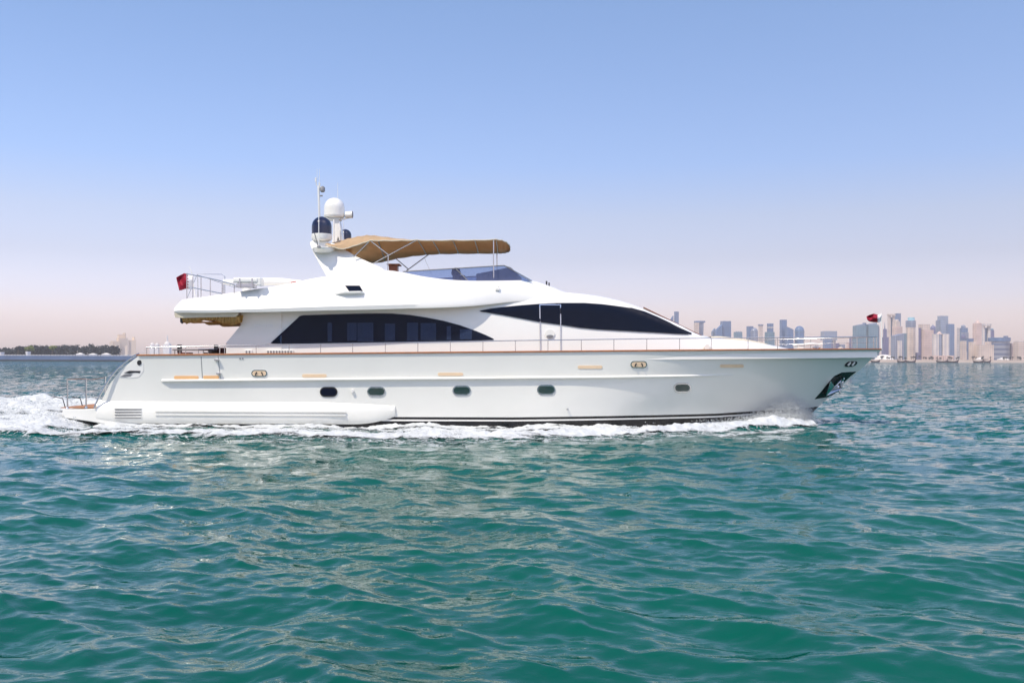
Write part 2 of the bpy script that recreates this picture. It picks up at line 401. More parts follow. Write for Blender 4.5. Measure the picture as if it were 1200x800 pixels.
# rows spaced evenly in perspective, denser than a pixel; columns fan out all the way round
inv = np.linspace(1 / 5.0, 1 / 4000.0, 840)
rows_r = np.concatenate([[0.4, 1.2, 2.0, 3.0, 4.0], 1 / inv])
fine = np.radians(np.linspace(-33, 33, 640)); side = np.radians(np.concatenate([np.linspace(-180, -34, 120)])); side2 = -side[::-1]
angs = np.concatenate([side, fine, side2])
RR, AA = np.meshgrid(rows_r, angs, indexing='ij')
X0 = RR * np.sin(AA); Y0 = RR * np.cos(AA)
Xw, Yw, Zw = surface(X0, Y0)
water = sheet('water', Xw, Yw, Zw, M['water'], attr=smooth(14.0, 80.0, RR)); tag(water, kind='structure')

# ------------------------------------------------------------------ hull shape
def zs(X): return 2.70 + (X + 14.2) * 0.0118
def hullb(X, z):
    """half breadth of the hull at station X, height z"""
    s = min(max(z / zs(X), -0.35), 1.0); sp = max(s, 0.0)
    e = sp ** 1.25
    B = 3.0 + 0.07 * sp + 0.17 * sp ** 2.2
    if s < 0: B += s * 2.2
    xs = stemx(z); Lr = 13.0 - 2.0 * e; p = 2.0 + 0.6 * e
    t = (xs - X) / Lr
    if t <= 0: return 0.0
    f = 1.0 if t >= 1 else 1 - (1 - t) ** p
    if X < -9: f *= 1 - 0.05 * ((-9 - X) / 7) ** 2
    return B * f
STEM = [(-0.8, 10.2), (-0.3, 11.45), (0.0, 11.95), (0.5, 12.42), (0.79, 12.72), (1.35, 13.35), (2.12, 14.22), (2.6, 14.75), (3.05, 15.22)]
def stemx(z): return float(np.interp(z, [a for a, _ in STEM], [c for _, c in STEM]))
AFT = [(-0.8, -15.6), (0.0, -15.75), (0.8, -15.8), (1.18, -15.6), (1.64, -15.35), (2.06, -15.0), (2.38, -14.64), (2.70, -14.2)]
def aftx(z): return float(np.interp(z, [a for a, _ in AFT], [c for _, c in AFT]))
def boot(X): return 0.40 + 0.012 * max(X, 0) if X < 8 else 0.496 + (X - 8) * 0.045

ROOT = (0.0, YC, 0.0)
yacht = thing('motor_yacht', ROOT, 'long white motor yacht under way with tan canopy and dark windows', 'yacht')

def hull_rows(zlo, zhi, nz, nx=150, off=0.0):
    rows = []
    for i in range(nz):
        row = []
        s = i / (nz - 1)
        for k in range(nx):
            t = k / (nx - 1)
            # march along the level curve between its own aft end and stem
            z = None; X = 0
            for _ in range(6):
                a = zlo(X) if callable(zlo) else zlo; c = zhi(X) if callable(zhi) else zhi
                z = a + (c - a) * s
                xa, xs = aftx(z), stemx(z)
                tt = 1 - (1 - t) ** 1.35
                X = xa + (xs - xa) * tt
            row.append((X, hullb(X, z) + off, z))
        rows.append(row)
    return rows
def two_sides(mb, rows, transom=True):
    near = [[(x, YC - bb, z) for (x, bb, z) in rw] for rw in rows]
    far = [[(x, YC + bb, z) for (x, bb, z) in rw] for rw in rows]
    mb.grid(near); mb.grid(far)
    if transom:
        tr = [[(rw[0][0] - 0.25 * (1 - abs(q) ** 2), YC + q * rw[0][1], rw[0][2]) for q in np.linspace(-1, 1, 13)] for rw in rows]
        mb.grid(tr)
mb = MB(); two_sides(mb, hull_rows(boot, zs, 34)); hull = mb.build('hull', M['hull'], yacht, smooth=40)
mb = MB(); two_sides(mb, hull_rows(-0.8, boot, 10)); mb.build('hull_bottom', M['boot'], yacht, smooth=40)
# pin stripe: light line inside the black boot top
mb = MB()
for sg in (-1, 1):
    rows = []
    for dz in (-0.155, -0.095):
        rows.append([(X, YC + sg * (hullb(X, boot(X) + dz) + 0.006), boot(X) + dz) for X in np.linspace(-15.2, 9.6, 120)])
    mb.grid(rows)
    rows2 = [[(x, y - sg * 0.02, z) for (x, y, z) in rw] for rw in rows]; mb.grid(rows2)
mb.build('waterline_stripe', M['white'], yacht, smooth=60)
# deck
mb = MB(); dk = []
for X in np.linspace(-14.1, 14.7, 70):
    bb = max(hullb(X, zs(X)) - 0.07, 0.02); dk.append([(X, YC + q * bb, zs(X) - 0.30 + 0.05 * (1 - q * q)) for q in np.linspace(-1, 1, 9)])
mb.grid(dk); mb.build('deck', M['teakdeck'], yacht, smooth=60)
# inner bulwark
mb = MB()
for sg in (-1, 1):
    xs_ = np.linspace(-14.1, 15.0, 90)
    mb.grid([[(X, YC + sg * max(hullb(X, zs(X)) - 0.06, 0.004), zs(X) - dz) for X in xs_] for dz in (0.0, 0.32)])
mb.build('bulwark_lining', M['white'], yacht, smooth=60)
# cap rail
mb = MB()
for sg in (-1, 1):
    xs_ = np.linspace(-14.2, 15.2, 140); rows = []
    for (do, dz) in ((0.045, 0.0), (0.05, 0.03), (0.035, 0.058), (-0.09, 0.058), (-0.10, 0.0)):
        rows.append([(X, YC + sg * max(hullb(X, zs(X)) + do, 0.0), zs(X) + dz) for X in xs_])
    rows.append(rows[0]); mb.grid(rows)
xa = -14.2; hb = hullb(xa, zs(xa))
mb.box((xa - 0.02, YC, zs(xa) + 0.03), (0.13, 2 * hb, 0.055))
mb.build('cap_rail', M['teak'], yacht, smooth=40)

# rubbing strake along the knuckle
KX = [pxx_ for pxx_ in (188, 400, 560, 720, 800, 862)]; KY = [446.2, 444.4, 443.2, 441.8, 441.0, 440.0]
def knz(X):
    px = 600 + X / 37.85 * F
    return P(px, float(np.interp(px, KX, KY)), 37.85).z
def strake(name, x0, x1, depth, zf, h, material, n=110, endt=1.2):
    mb = MB()
    for sg in (-1, 1):
        rows = []
        for (do, dz) in ((-0.02, h * 0.95), (0.55, h * 0.5), (1.0, h * 0.18), (1.0, -h * 0.25), (0.8, -h * 0.42), (-0.02, -h * 0.5)):
            rw = []
            for X in np.linspace(x0, x1, n):
                tp = min(1, (x1 - X) / (endt * 4) + 0.06, (X - x0) / (endt * 0.1) + 0.35)
                z = zf(X) + dz
                rw.append((X, YC + sg * (hullb(X, z) + (do * depth if do > 0 else do) * (tp if do > 0 else 1)), z))
            rows.append(rw)
        rows.append(rows[0]); mb.grid(rows)
        for e in (0, -1):
            mb.add([r_[e] for r_ in rows[:-1]], [tuple(range(len(rows) - 1))])
    return mb.build(name, material, yacht, smooth=35)
strake('rubbing_strake', -13.35, 8.6, 0.12, knz, 0.08, M['hull'])

# lower aft sponson (bulge above the waterline)
def spz(X): return 0.95 - 0.03 * (X + 15)/11
mb = MB()
for sg in (-1, 1):
    rows = []
    x0, x1 = -15.85, -4.45
    for (do, z_) in ((-0.05, 1.02), (0.05, 0.90), (0.14, 0.78), (0.19, 0.66), (0.20, 0.38), (0.17, 0.22), (0.08, 0.12), (-0.1, 0.10)):
        rw = []
        for X in np.linspace(x0, x1, 90):
            tp = min(1.0, max(0.0, (x1 - X) / 2.6)); tb = min(1.0, (x1 - X) / 1.6)
            z = z_ if z_ > 0.6 else z_ + (1 - tb) ** 2 * 0.30
            if z_ > 0.8: z = z_ - (1 - tp) * 0.10
            bb = hullb(X, z) + (do * (0.45 + 0.55 * tp) if do > 0 else do)
            rw.append((X, YC + sg * bb, z))
        rows.append(rw)
    rows.append(rows[0]); mb.grid(rows)
    for e in (0, -1): mb.add([r_[e] for r_ in rows[:-1]], [tuple(range(len(rows) - 1))])
mb.build('hull_sponson', M['hull'], yacht, smooth=35)
def sponson_y(X, sg=-1): return YC + sg * (hullb(X, 0.5) + 0.20)
mb = MB()
for (za, xa_, xb_) in ((0.60, -13.55, -6.3), (0.47, -13.55, -6.3)):
    for sg in (-1, 1):
        for q in range(24):
            X = xa_ + (xb_ - xa_) * (q + .5) / 24
            mb.box((X, sponson_y(X, sg) + sg * 0.012, za), ((xb_ - xa_) / 24 * 1.0, 0.05, 0.045))
mb.build('groove_shadow_strip', M['hull'], yacht)  # raised strips added so their shadows draw the sponson's groove lines
for k in range(4):
    mb = MB(); z = 0.70 - k * 0.105
    X = -14.6; mb.box((X, sponson_y(X) - 0.01, z), (1.05, 0.06, 0.035)); mb.box((X, sponson_y(X) - 0.004, z - 0.04), (1.0, 0.05, 0.03), 1)
    mb.build('vent_slat', [M['hull'], M['grey']], yacht)

# swim platform
mb = MB()
pl = [(73, 479.5), (100, 479.0), (136, 477.5), (136, 498), (128, 497.5), (100, 493), (74.5, 489.5), (72.5, 486)]
pts = [P(a, c, YC - 3.05) for a, c in pl]
mb.prism(pts, (0, 6.1, 0)); platform = mb.build('swim_platform', M['hull'], yacht, bevel=0.03)
mb = MB(); a = P(75, 479, YC - 2.95); c = P(113, 479, YC - 2.95)
mb.box(((a.x + c.x) / 2, YC, a.z + 0.045), (c.x - a.x + 0.3, 5.8, 0.03)); mb.build('teak_decking', M['teakdeck'], platform)
for (px, y0, y1, wd) in ((79, 443.5, 478.5, 2.9), (101, 443.5, 478, 2.9), (123.5, 441, 476, 0.6)):
    mb = MB(); a = P(px, y1, YC - wd); c = P(px, y0, YC - wd); a.z = min(a.z, P(100, 479, YC - 2.95).z + 0.03)
    mb.tube([a, c], 0.028); mb.lathe((a.x, a.y, a.z), [(0.07, 0), (0.07, 0.03), (0.04, 0.06)], 12); mb.build('platform_post', M['steel'], platform, smooth=50)
mb = MB(); mb.tube([P(79, 444.3, YC - 2.9), P(101, 443.7, YC - 2.9)], 0.013); mb.tube([P(101, 443.7, YC - 2.9), P(108, 444.5, YC - 0.6), P(123.5, 442, YC - 0.6)], 0.012)
mb.build('platform_rail', M['wood'], platform, smooth=50)
mb = MB(); a = P(97, 477, YC - 1.5)
for dx in (-0.7, 0.0): mb.tube([(a.x + dx, a.y, a.z), (a.x + dx - 0.1, a.y, a.z + 0.35), (a.x + dx - 0.45, a.y, a.z + 0.42)], 0.02)
mb.build('boarding_hook', M['dark'], platform, smooth=50)
# stern quarter hand rail following the raked transom
mb = MB()
for wd in (3.08, -3.08):
    mb.tube([P(px, py, YC - 3.1) + Vector((0, (3.1 - wd) if wd < 0 else 0, 0)) for px, py in ((163, 414.5), (156, 417.5), (147, 424), (138, 431.5), (130, 441), (123, 452), (117, 463), (112, 474), (110.5, 478))], 0.036, 10)
mb.build('quarter_handrail', M['steel'], yacht, smooth=60)

# ------------------------------------------------------------------ drape a flat pixel outline onto real surfaces
def bvh_of(objs):
    vs = []; fs = []
    for o in objs:
        o0 = Vector(o['_o']); n = len(vs)
        vs += [v.co + o0 for v in o.data.vertices]; fs += [tuple(i + n for i in p.vertices) for p in o.data.polygons]
    return BVHTree.FromPolygons(vs, fs)
def hit(bvh, px, py):
    d = P(px, py, 1.0) - Vector((0, 0, CAMZ)); d.normalize()
    return bvh.ray_cast(Vector((0, 0, CAMZ)), d)
def densify(poly, step):
    o = []
    for i in range(len(poly)):
        a = poly[i]; c = poly[(i + 1) % len(poly)]; L_ = math.hypot(c[0] - a[0], c[1] - a[1]); n = max(1, int(L_ / step))
        for k in range(n): o.append((a[0] + (c[0] - a[0]) * k / n, a[1] + (c[1] - a[1]) * k / n))
    return o
def inside(p, poly):
    c = False; x, y = p
    for i in range(len(poly)):
        x1, y1 = poly[i]; x2, y2 = poly[i - 1]
        if (y1 > y) != (y2 > y) and x < (x2 - x1) * (y - y1) / (y2 - y1) + x1: c = not c
    return c
def drape(poly, bvh, proud, thick, step=4.0, mirror=True, mb=None, m=0):
    """plate of given thickness that follows the surface seen inside the outline; also mirrored to the far side"""
    bd = densify(poly, step)
    xs = [p[0] for p in poly]; ys = [p[1] for p in poly]; pts = list(bd)
    y = min(ys) + step / 2
    while y < max(ys):
        x = min(xs) + step / 2
        while x < max(xs):
            if inside((x, y), poly) and min(math.hypot(x - q[0], y - q[1]) for q in bd) > step * 0.45: pts.append((x, y))
            x += step
        y += step
    nb = len(bd); edges = [(i, (i + 1) % nb) for i in range(nb)]
    res = delaunay_2d_cdt([Vector(p) for p in pts], edges, [], 1, 1e-4)
    v2 = res[0]; tri = [tuple(f) for f in res[2]]
    top = []; bot = []; ok = True; last = None
    for p in v2:
        h = hit(bvh, p[0], p[1])
        if h[0] is None:
            h = last
            if h is None: continue
            q = P(p[0], p[1], h[0].y); nn = h[1]
        else: q = h[0]; nn = h[1]; last = h
        if nn.y > 0: nn = -nn
        top.append(q + nn * proud); bot.append(q + nn * (proud - thick))
    if len(top) != len(v2): return mb
    cen = {}
    tri = [f for f in tri if inside((sum(v2[i][0] for i in f) / len(f), sum(v2[i][1] for i in f) / len(f)), poly)]
    n = len(top); cnt = {}
    for f in tri:
        for i in range(len(f)):
            e = (f[i], f[(i + 1) % len(f)]); k = tuple(sorted(e)); cnt[k] = cnt.get(k, 0) + 1
    fs = [f for f in tri] + [tuple(i + n for i in f[::-1]) for f in tri]
    for f in tri:
        for i in range(len(f)):
            a, c = f[i], f[(i + 1) % len(f)]
            if cnt[tuple(sorted((a, c)))] == 1: fs.append((a, c, c + n, a + n))
    mb = mb or MB()
    mb.add(top + bot, fs, m)
    if mirror: mb.add([Vector((p.x, 2 * YC - p.y, p.z)) for p in top + bot], [f[::-1] for f in fs], m)
    return mb
def oval(cx, cy, wd, hg, n=20, pw=3.0, skew=0.0):
    o = []
    for k in range(n):
        a = 2 * math.pi * k / n; c, s = math.cos(a), math.sin(a)
        yy = hg / 2 * math.copysign(abs(s) ** (2 / pw), s)
        o.append((cx + wd / 2 * math.copysign(abs(c) ** (2 / pw), c) + skew * yy, cy + yy))
    return o
def capsule(cx, cy, wd, hg, n=8, skew=0.0):
    rr = hg / 2; o = []
    for k in range(n + 1): a = -math.pi / 2 + math.pi * k / n; o.append((cx + wd / 2 - rr + rr * math.cos(a), cy + rr * math.sin(a)))
    for k in range(n + 1): a = math.pi / 2 + math.pi * k / n; o.append((cx - wd / 2 + rr + rr * math.cos(a), cy + rr * math.sin(a)))
    return [(x + skew * (y - cy), y) for x, y in o]

HB = bvh_of([hull])
# portholes (each: rim part with its glass)
for (px, py, wd, hg, dk_) in ((385.2, 459, 19, 10, 1), (441, 458.6, 20, 10, 0), (541, 457.4, 20, 10, 0), (640, 456.5, 20, 10, 0), (799.5, 454, 18.5, 9.5, 0)):
    rim = drape(capsule(px, py, wd + 1.6, hg + 1.6), HB, 0.03, 0.06, 3).build('porthole', M['steel'] if not dk_ else M['rubber'], yacht, smooth=40)
    drape(capsule(px, py, wd - 1.2, hg - 1.6), HB, 0.036, 0.02, 3).build('porthole_glass', M['portglass'] if not dk_ else M['window'], rim, smooth=40)
# amber courtesy light strips
for (x0, x1, py, mk) in ((204, 233, 442, 'copper'), (238, 257, 441.8, 'copper'), (354, 383, 440, 'paleamber'), (513, 543, 438.3, 'paleamber'), (677, 706, 430, 'paleamber'), (843.5, 871.5, 428.6, 'paleamber')):
    drape(capsule((x0 + x1) / 2, py, x1 - x0, 3.6, 5), HB, 0.02, 0.04, 3).build('light_strip', M[mk], yacht, smooth=40)
# fairleads: oval steel frame, amber back plate, two rollers
for (px, py, wd, hg, sk) in ((304, 437.2, 18.5, 8.2, 0), (748.5, 426.8, 19.5, 8.2, 0), (997, 426.2, 12.5, 6.0, -0.9)):
    fr = drape(capsule(px, py, wd, hg, 8, sk), HB, 0.03, 0.05, 2.5).build('fairlead', M['steel'] if sk == 0 else M['dark'], yacht, smooth=40)
    if sk == 0:
        drape(capsule(px, py, wd - 2.4, hg - 2.4, 8, sk), HB, 0.034, 0.02, 2.5).build('back_plate', M['paleamber'], fr, smooth=40)
    for s_ in (-1, 1):
        h = hit(HB, px + s_ * wd * 0.19, py); q = h[0]
        mbr = MB(); up = Vector((0, 0, 0.085)) if sk == 0 else Vector((0.05, 0, 0.07))
        dx = Vector((0.03 * s_, 0, 0)) if sk == 0 else Vector((0, 0, 0))
        mbr.tube([q - up + Vector((0, -0.05, 0)) + dx, q + Vector((0, -0.06, 0)), q + up * (0.5 if sk == 0 else 1) + Vector((0, -0.05, 0)) - dx], 0.022 if sk == 0 else 0.045)
        mbr.build('roller', M['dark'] if sk == 0 else M['white'], fr, smooth=50)
# stern quarter mooring hatch
q1 = [(161, 420), (168, 425), (168.5, 434), (163, 441.5), (152, 443), (140, 441.5), (148, 430), (155, 423)]
mb = MB(); drape(q1, HB, 0.012, 0.03, 3, mb=mb); ha = mb.build('mooring_hatch', M['white'], yacht, smooth=40)
drape([(145.5, 436.6), (152, 434.2), (165, 434.4), (164, 437), (159, 436.4), (152, 437.4)], HB, 0.022, 0.03, 2).build('hatch_slot', M['dark'], ha, smooth=40)
drape([(141, 441), (147, 438), (156, 438), (153, 440.6), (147, 441.6)], HB, 0.022, 0.03, 2).build('hatch_slot', M['grey'], ha, smooth=40)
drape(oval(163.5, 424.8, 5.2, 6, pw=2), HB, 0.03, 0.05, 2).build('hatch_cleat', M['dark'], ha, smooth=40)
# boarding gate seams and hinges in the bulwark
for pl_ in ([(235.3, 417.5), (236.1, 417.5), (237.6, 443), (236.8, 443)], [(255.2, 417.3), (256, 417.3), (258.6, 443), (257.8, 443)]):
    drape(pl_, HB, 0.004, 0.01, 3).build('gate_seam', M['grey'], yacht)
for (px, py) in ((254.5, 421.5), (257, 437.5)):
    q = hit(HB, px, py)[0]; mb = MB(); mb.box((q.x, q.y - 0.06, q.z), (0.17, 0.14, 0.05)); mb.build('gate_hinge', M['steel'], yacht, bevel=0.01)
# overboard outlets
for (px, py, rr) in ((413, 457.5, 0.06), (665, 479, 0.035)):
    q = hit(HB, px, py)[0]; mb = MB(); mb.tube([q + Vector((0, 0.04, 0)), q + Vector((0, -0.10, -0.01))], [rr * 1.1, rr], 14); mb.build('outlet_pipe', M['white'] if rr > .05 else M['steel'], yacht, smooth=50)
for px in (281.5, 284.5):
    q = hit(HB, px, 420)[0]; mb = MB(); mb.box((q.x, q.y - 0.005, q.z), (0.05, 0.03, 0.05)); mb.build('drain', M['grey'], yacht)
# anchor pocket and anchor
pk = [(954.5, 467.4), (962, 459), (970, 449), (977.5, 440.5), (986.5, 436.2), (996, 435.6), (1003.3, 435.2), (995, 442), (984.5, 451.5), (974.5, 461.0), (970.5, 464.8)]
drape(pk, HB, 0.012, 0.03, 3).build('anchor_pocket', M['pocket'], yacht, smooth=40)
mb = MB()
def hp(px, py, o_):
    h = hit(HB, px, py)
    q = h[0] if h[0] is not None else P(px, py, 40.6)
    return q + Vector((0, -o_, 0))
mb.tube([hp(988, 443, .12), hp(982, 448, .14), hp(975, 456, .14)], [0.05, 0.05, 0.06])
mb.prism([hp(972, 446, .12), hp(976.5, 453, .16), hp(983.5, 450, .16), hp(985.5, 455, .14), hp(982.5, 456.5, .14), hp(973, 463.5, .12), hp(966, 464, .12)], (0, -0.07, 0))
mb.prism([hp(982, 449, .15), hp(986, 443, .15), hp(987, 441.5, .15), hp(986.5, 446, .15), hp(984, 455, .15)], (0, -0.09, 0))
mb.tube([P(982, 452, 40.55), P(984.5, 461.5, 40.5)], [0.06, 0.025])
mb.build('anchor', M['steel'], yacht, smooth=30, bevel=0.012)

# ------------------------------------------------------------------ deckhouse loft
def loft(name, stations, material, smooth_=30, centre=True, endcaps=True, subdiv=3):
    """stations: (px, [(py, w), ...]) from low outer edge to the centreline; interpolated along the length"""
    S = sorted(stations, key=lambda s: s[0]); n = len(S[0][1]); pxs = [s[0] for s in S]; fine_ = []
    for i in range(len(pxs) - 1):
        k_ = max(1, int((pxs[i + 1] - pxs[i]) / 7))
        fine_ += [pxs[i] + (pxs[i + 1] - pxs[i]) * k / k_ for k in range(k_)]
    fine_.append(pxs[-1])
    def interp(x, ys):      # Catmull-Rom style monotone-ish interpolation
        i = max(0, min(len(pxs) - 2, int(np.searchsorted(pxs, x, side='right')) - 1))
        x0, x1 = pxs[i], pxs[i + 1]; h = x1 - x0; t = (x - x0) / h
        d = (ys[i + 1] - ys[i]) / h
        dl = (ys[i] - ys[i - 1]) / (pxs[i] - pxs[i - 1]) if i > 0 else d
        dr = (ys[i + 2] - ys[i + 1]) / (pxs[i + 2] - pxs[i + 1]) if i < len(pxs) - 2 else d
        m0 = 0 if dl * d <= 0 else 2 * dl * d / (dl + d); m1 = 0 if dr * d <= 0 else 2 * dr * d / (dr + d)
        return ys[i] * (2 * t ** 3 - 3 * t * t + 1) + h * m0 * (t ** 3 - 2 * t * t + t) + ys[i + 1] * (-2 * t ** 3 + 3 * t * t) + h * m1 * (t ** 3 - t * t)
    rows = []
    for x in fine_:
        half = []
        for j in range(n):
            py = interp(x, [s[1][j][0] for s in S]); wd = interp(x, [s[1][j][1] for s in S])
            half.append(W(x, py, wd))
        X = half[0].x
        half = [Vector((q.x, q.y, q.z)) for q in half]
        full = half + [Vector((q.x, 2 * YC - q.y, q.z)) for q in half[::-1] if abs(q.y - YC) > 1e-4]
        rows.append(full)
    mb = MB(); mb.grid(rows)
    if endcaps:
        for rw in (rows[0], rows[-1]): mb.add(rw, [tuple(range(len(rw)))])
    return mb.build(name, material, yacht, smooth=smooth_)

# main deckhouse: saloon walls aft, wheelhouse and coachroof forward
A = [
 (318, [(418, 2.45), (372, 2.40), (363, 2.38), (362, 2.2), (364, 0)]),
 (420, [(418, 2.45), (368, 2.40), (358, 2.38), (357, 2.2), (360, 0)]),
 (520, [(418, 2.46), (368, 2.41), (352, 2.38), (350, 2.2), (353, 0)]),
 (580, [(418, 2.48), (364, 2.43), (351, 2.36), (347, 2.2), (350, 0)]),
 (625, [(418, 2.48), (360, 2.42), (350, 2.33), (344, 2.05), (347, 0)]),
 (660, [(418, 2.46), (359, 2.38), (349, 2.28), (342.5, 1.95), (343, 0)]),
 (690, [(418, 2.42), (360, 2.32), (350.5, 2.22), (345.5, 1.95), (345, 0)]),
 (720, [(418, 2.36), (363, 2.25), (356, 2.15), (351, 1.9), (350.5, 0)]),
 (745, [(418, 2.30), (369, 2.18), (363, 2.08), (358.5, 1.85), (358, 0)]),
 (765, [(418, 2.24), (375, 2.10), (370.5, 2.02), (367, 1.8), (366, 0)]),
 (785, [(418, 2.16), (383, 2.03), (379, 1.95), (375.5, 1.75), (375, 0)]),
 (800, [(418, 2.08), (389, 1.96), (385.5, 1.88), (382.5, 1.7), (382, 0)]),
 (815, [(418, 2.00), (395, 1.89), (392.5, 1.80), (390.3, 1.62), (390, 0)]),
 (830, [(418, 1.90), (400, 1.80), (397.5, 1.70), (395.7, 1.50), (394.5, 0)]),
 (850, [(418, 1.76), (403, 1.66), (400.0, 1.55), (397.6, 1.32), (396.2, 0)]),
 (880, [(418, 1.52), (405, 1.42), (402.6, 1.32), (400.5, 1.08), (399.3, 0)]),
 (905, [(418, 1.26), (408.5, 1.15), (406.8, 1.05), (405, 0.85), (404.4, 0)]),
 (930, [(418, 0.95), (413, 0.86), (411.8, 0.78), (410.6, 0.6), (410, 0)]),
 (940, [(419, 0.80), (417, 0.72), (416, 0.66), (415, 0.5), (414.5, 0)]),
]
house = loft('deckhouse', A, M['white'], 38)
# side wings running aft of the saloon
mb = MB()
wing = [(282.3, 362), (282, 381), (264.8, 401.6), (264.8, 419), (330, 419), (330, 362)]
mb.prism([W(a_, c_, 2.47) for a_, c_ in wing], (0, 0.16, 0))
mb.prism([Vector((q.x, 2 * YC - q.y, q.z)) for q in [W(a_, c_, 2.47) for a_, c_ in wing]], (0, -0.16, 0))
wingo = mb.build('side_wing', M['white'], yacht, bevel=0.015)
# aft saloon bulkhead with dark sliding doors
mb = MB(); a_ = W(322, 372, 2.2); mb.box((a_.x - 0.02, YC, (a_.z + 2.5) / 2), (0.04, 3.0, a_.z - 2.5)); mb.build('saloon_door', M['window'], yacht)

# flybridge with its wide overhanging wing
B = [
 # under-centre, lower edge, fascia top, mid slope, coaming top, coaming inner top, deck
 (204.0, [(366.5, 0), (366.5, 2.95), (365, 3.02), (363, 3.0), (361, 2.9), (361, 2.7), (362, 0)]),
 (207.5, [(366.2, 0), (366.5, 3.05), (364.0, 3.1), (359, 3.03), (356.5, 2.92), (356.5, 2.7), (358, 0)]),
 (213.5, [(366.0, 0), (366.5, 3.12), (363.5, 3.16), (354, 3.04), (351.2, 2.88), (351, 2.65), (354, 0)]),
 (240,   [(366.0, 0), (366.5, 3.15), (363.5, 3.18), (352, 2.98), (347.6, 2.80), (347.5, 2.60), (353, 0)]),
 (278,   [(366.0, 0), (366.0, 3.16), (362.5, 3.19), (349, 2.95), (342.0, 2.72), (342, 2.52), (350, 0)]),
 (324,   [(365.0, 0), (365.2, 3.16), (361.2, 3.19), (347, 2.95), (335.0, 2.65), (335, 2.50), (349, 0)]),
 (382,   [(363.0, 0), (363.7, 3.15), (359.2, 3.18), (342, 2.90), (323.8, 2.60), (324, 2.45), (347, 0)]),
 (430,   [(362.0, 0), (362.8, 3.13), (358.0, 3.16), (339, 2.86), (318.5, 2.55), (318.5, 2.42), (345, 0)]),
 (452,   [(361.5, 0), (362.2, 3.11), (357.4, 3.14), (338, 2.84), (316.5, 2.53), (316.5, 2.40), (344, 0)]),
 (472,   [(361.0, 0), (361.6, 3.09), (357.0, 3.12), (338, 2.82), (319.2, 2.50), (319.2, 2.38), (344, 0)]),
 (500,   [(360.5, 0), (360.9, 3.05), (356.4, 3.07), (339, 2.79), (324.5, 2.48), (324.5, 2.36), (343, 0)]),
 (530,   [(359.5, 0), (359.9, 2.95), (355.6, 2.97), (340, 2.72), (328.0, 2.44), (328, 2.33), (343, 0)]),
 (556,   [(358.0, 0), (358.4, 2.78), (355.2, 2.80), (341.5, 2.62), (329.0, 2.40), (329, 2.30), (343, 0)]),
 (577,   [(356.0, 0), (356.3, 2.56), (354.5, 2.57), (342, 2.50), (328.9, 2.32), (328.9, 2.22), (343, 0)]),
 (600,   [(354.0, 0), (353.8, 2.42), (352.0, 2.43), (342, 2.38), (328.6, 2.18), (328.6, 2.05), (340, 0)]),
 (620,   [(353.0, 0), (352.5, 2.34), (350.0, 2.34), (341, 2.26), (328.4, 2.02), (328.2, 1.85), (335, 0)]),
 (640,   [(353.0, 0), (352.0, 2.26), (348.5, 2.24), (341.5, 2.12), (334.0, 1.85), (333.6, 1.6), (334, 0)]),
 (662,   [(353.0, 0), (352.0, 2.12), (350, 2.10), (345.5, 2.0), (342.3, 1.75), (342, 1.4), (342, 0)]),
 (690,   [(356.0, 0), (355.0, 1.9), (354, 1.9), (352, 1.8), (351, 1.6), (350, 1.3), (350, 0)]),
]
fly = loft('flybridge', B, M['white'], 34)
FB = bvh_of([fly]); AB = bvh_of([house, wingo]); ALL = bvh_of([fly, house])

# saloon window: dark interior, pleated blinds, tinted glass
sal = [(317.5, 401.6), (335, 385.5), (351.5, 370.3), (356, 369.3), (380, 368.6), (415, 367.6), (440, 367.2), (460, 367.4), (480, 368.9), (500, 372.0), (520, 375.9), (540, 381.3), (558, 387.8), (570, 392.8), (578.5, 397.0), (578.5, 398.0), (560, 398.8), (530, 399.6), (500, 400.4), (440, 401.6), (380, 402.4), (330, 402.8), (319, 402.4)]
sw = drape(sal, AB, 0.012, 0.03, 6).build('saloon_window', M['backing'], yacht, smooth=30)
bl = [(384, 389, 378, 400), (407, 418, 378, 399), (419, 437.5, 378, 400), (451, 463, 379, 399), (477, 490, 378, 399), (493, 511, 378.5, 398.5), (523.5, 528.5, 382, 398), (539, 553, 385.5, 397.5)]
for (a_, c_, d_, e_) in bl:
    drape([(a_, d_), (c_, d_), (c_, e_), (a_, e_)], AB, 0.020, 0.005, 7, mirror=False).build('window_blind', M['blind'], sw, smooth=30)
mb = drape(sal, AB, 0.036, 0.008, 6); mb.build('tinted_glass', M['salonglass'], sw, smooth=30)
sf = [(316, 402.8), (350.8, 368.9), (352, 369.8), (318, 402.8)]
drape([(312.5, 403.0), (344.2, 369.8), (346.8, 369.8), (315.2, 403.0)], AB, 0.012, 0.02, 6).build('window_trim', M['white'], sw, smooth=30)
# wheelhouse window
wh = [(562, 364.2), (575, 361.6), (590, 359.8), (610, 357.9), (633, 356.2), (660, 355.2), (685, 355.2), (705, 356.6), (722, 358.8), (740, 361.4), (755, 365.6), (770, 371.8), (785, 378.8), (798, 385.2), (810, 390.6), (810, 391.6), (790, 390.9), (760, 389.1), (730, 387.5), (700, 385.9), (680, 384.0), (657, 380.4), (633, 377.3), (610, 372.9), (590, 369.2), (572, 366.3), (563, 365.1)]
drape(wh, ALL, 0.035, 0.05, 3.5).build('wheelhouse_window', M['window'], yacht, smooth=30)
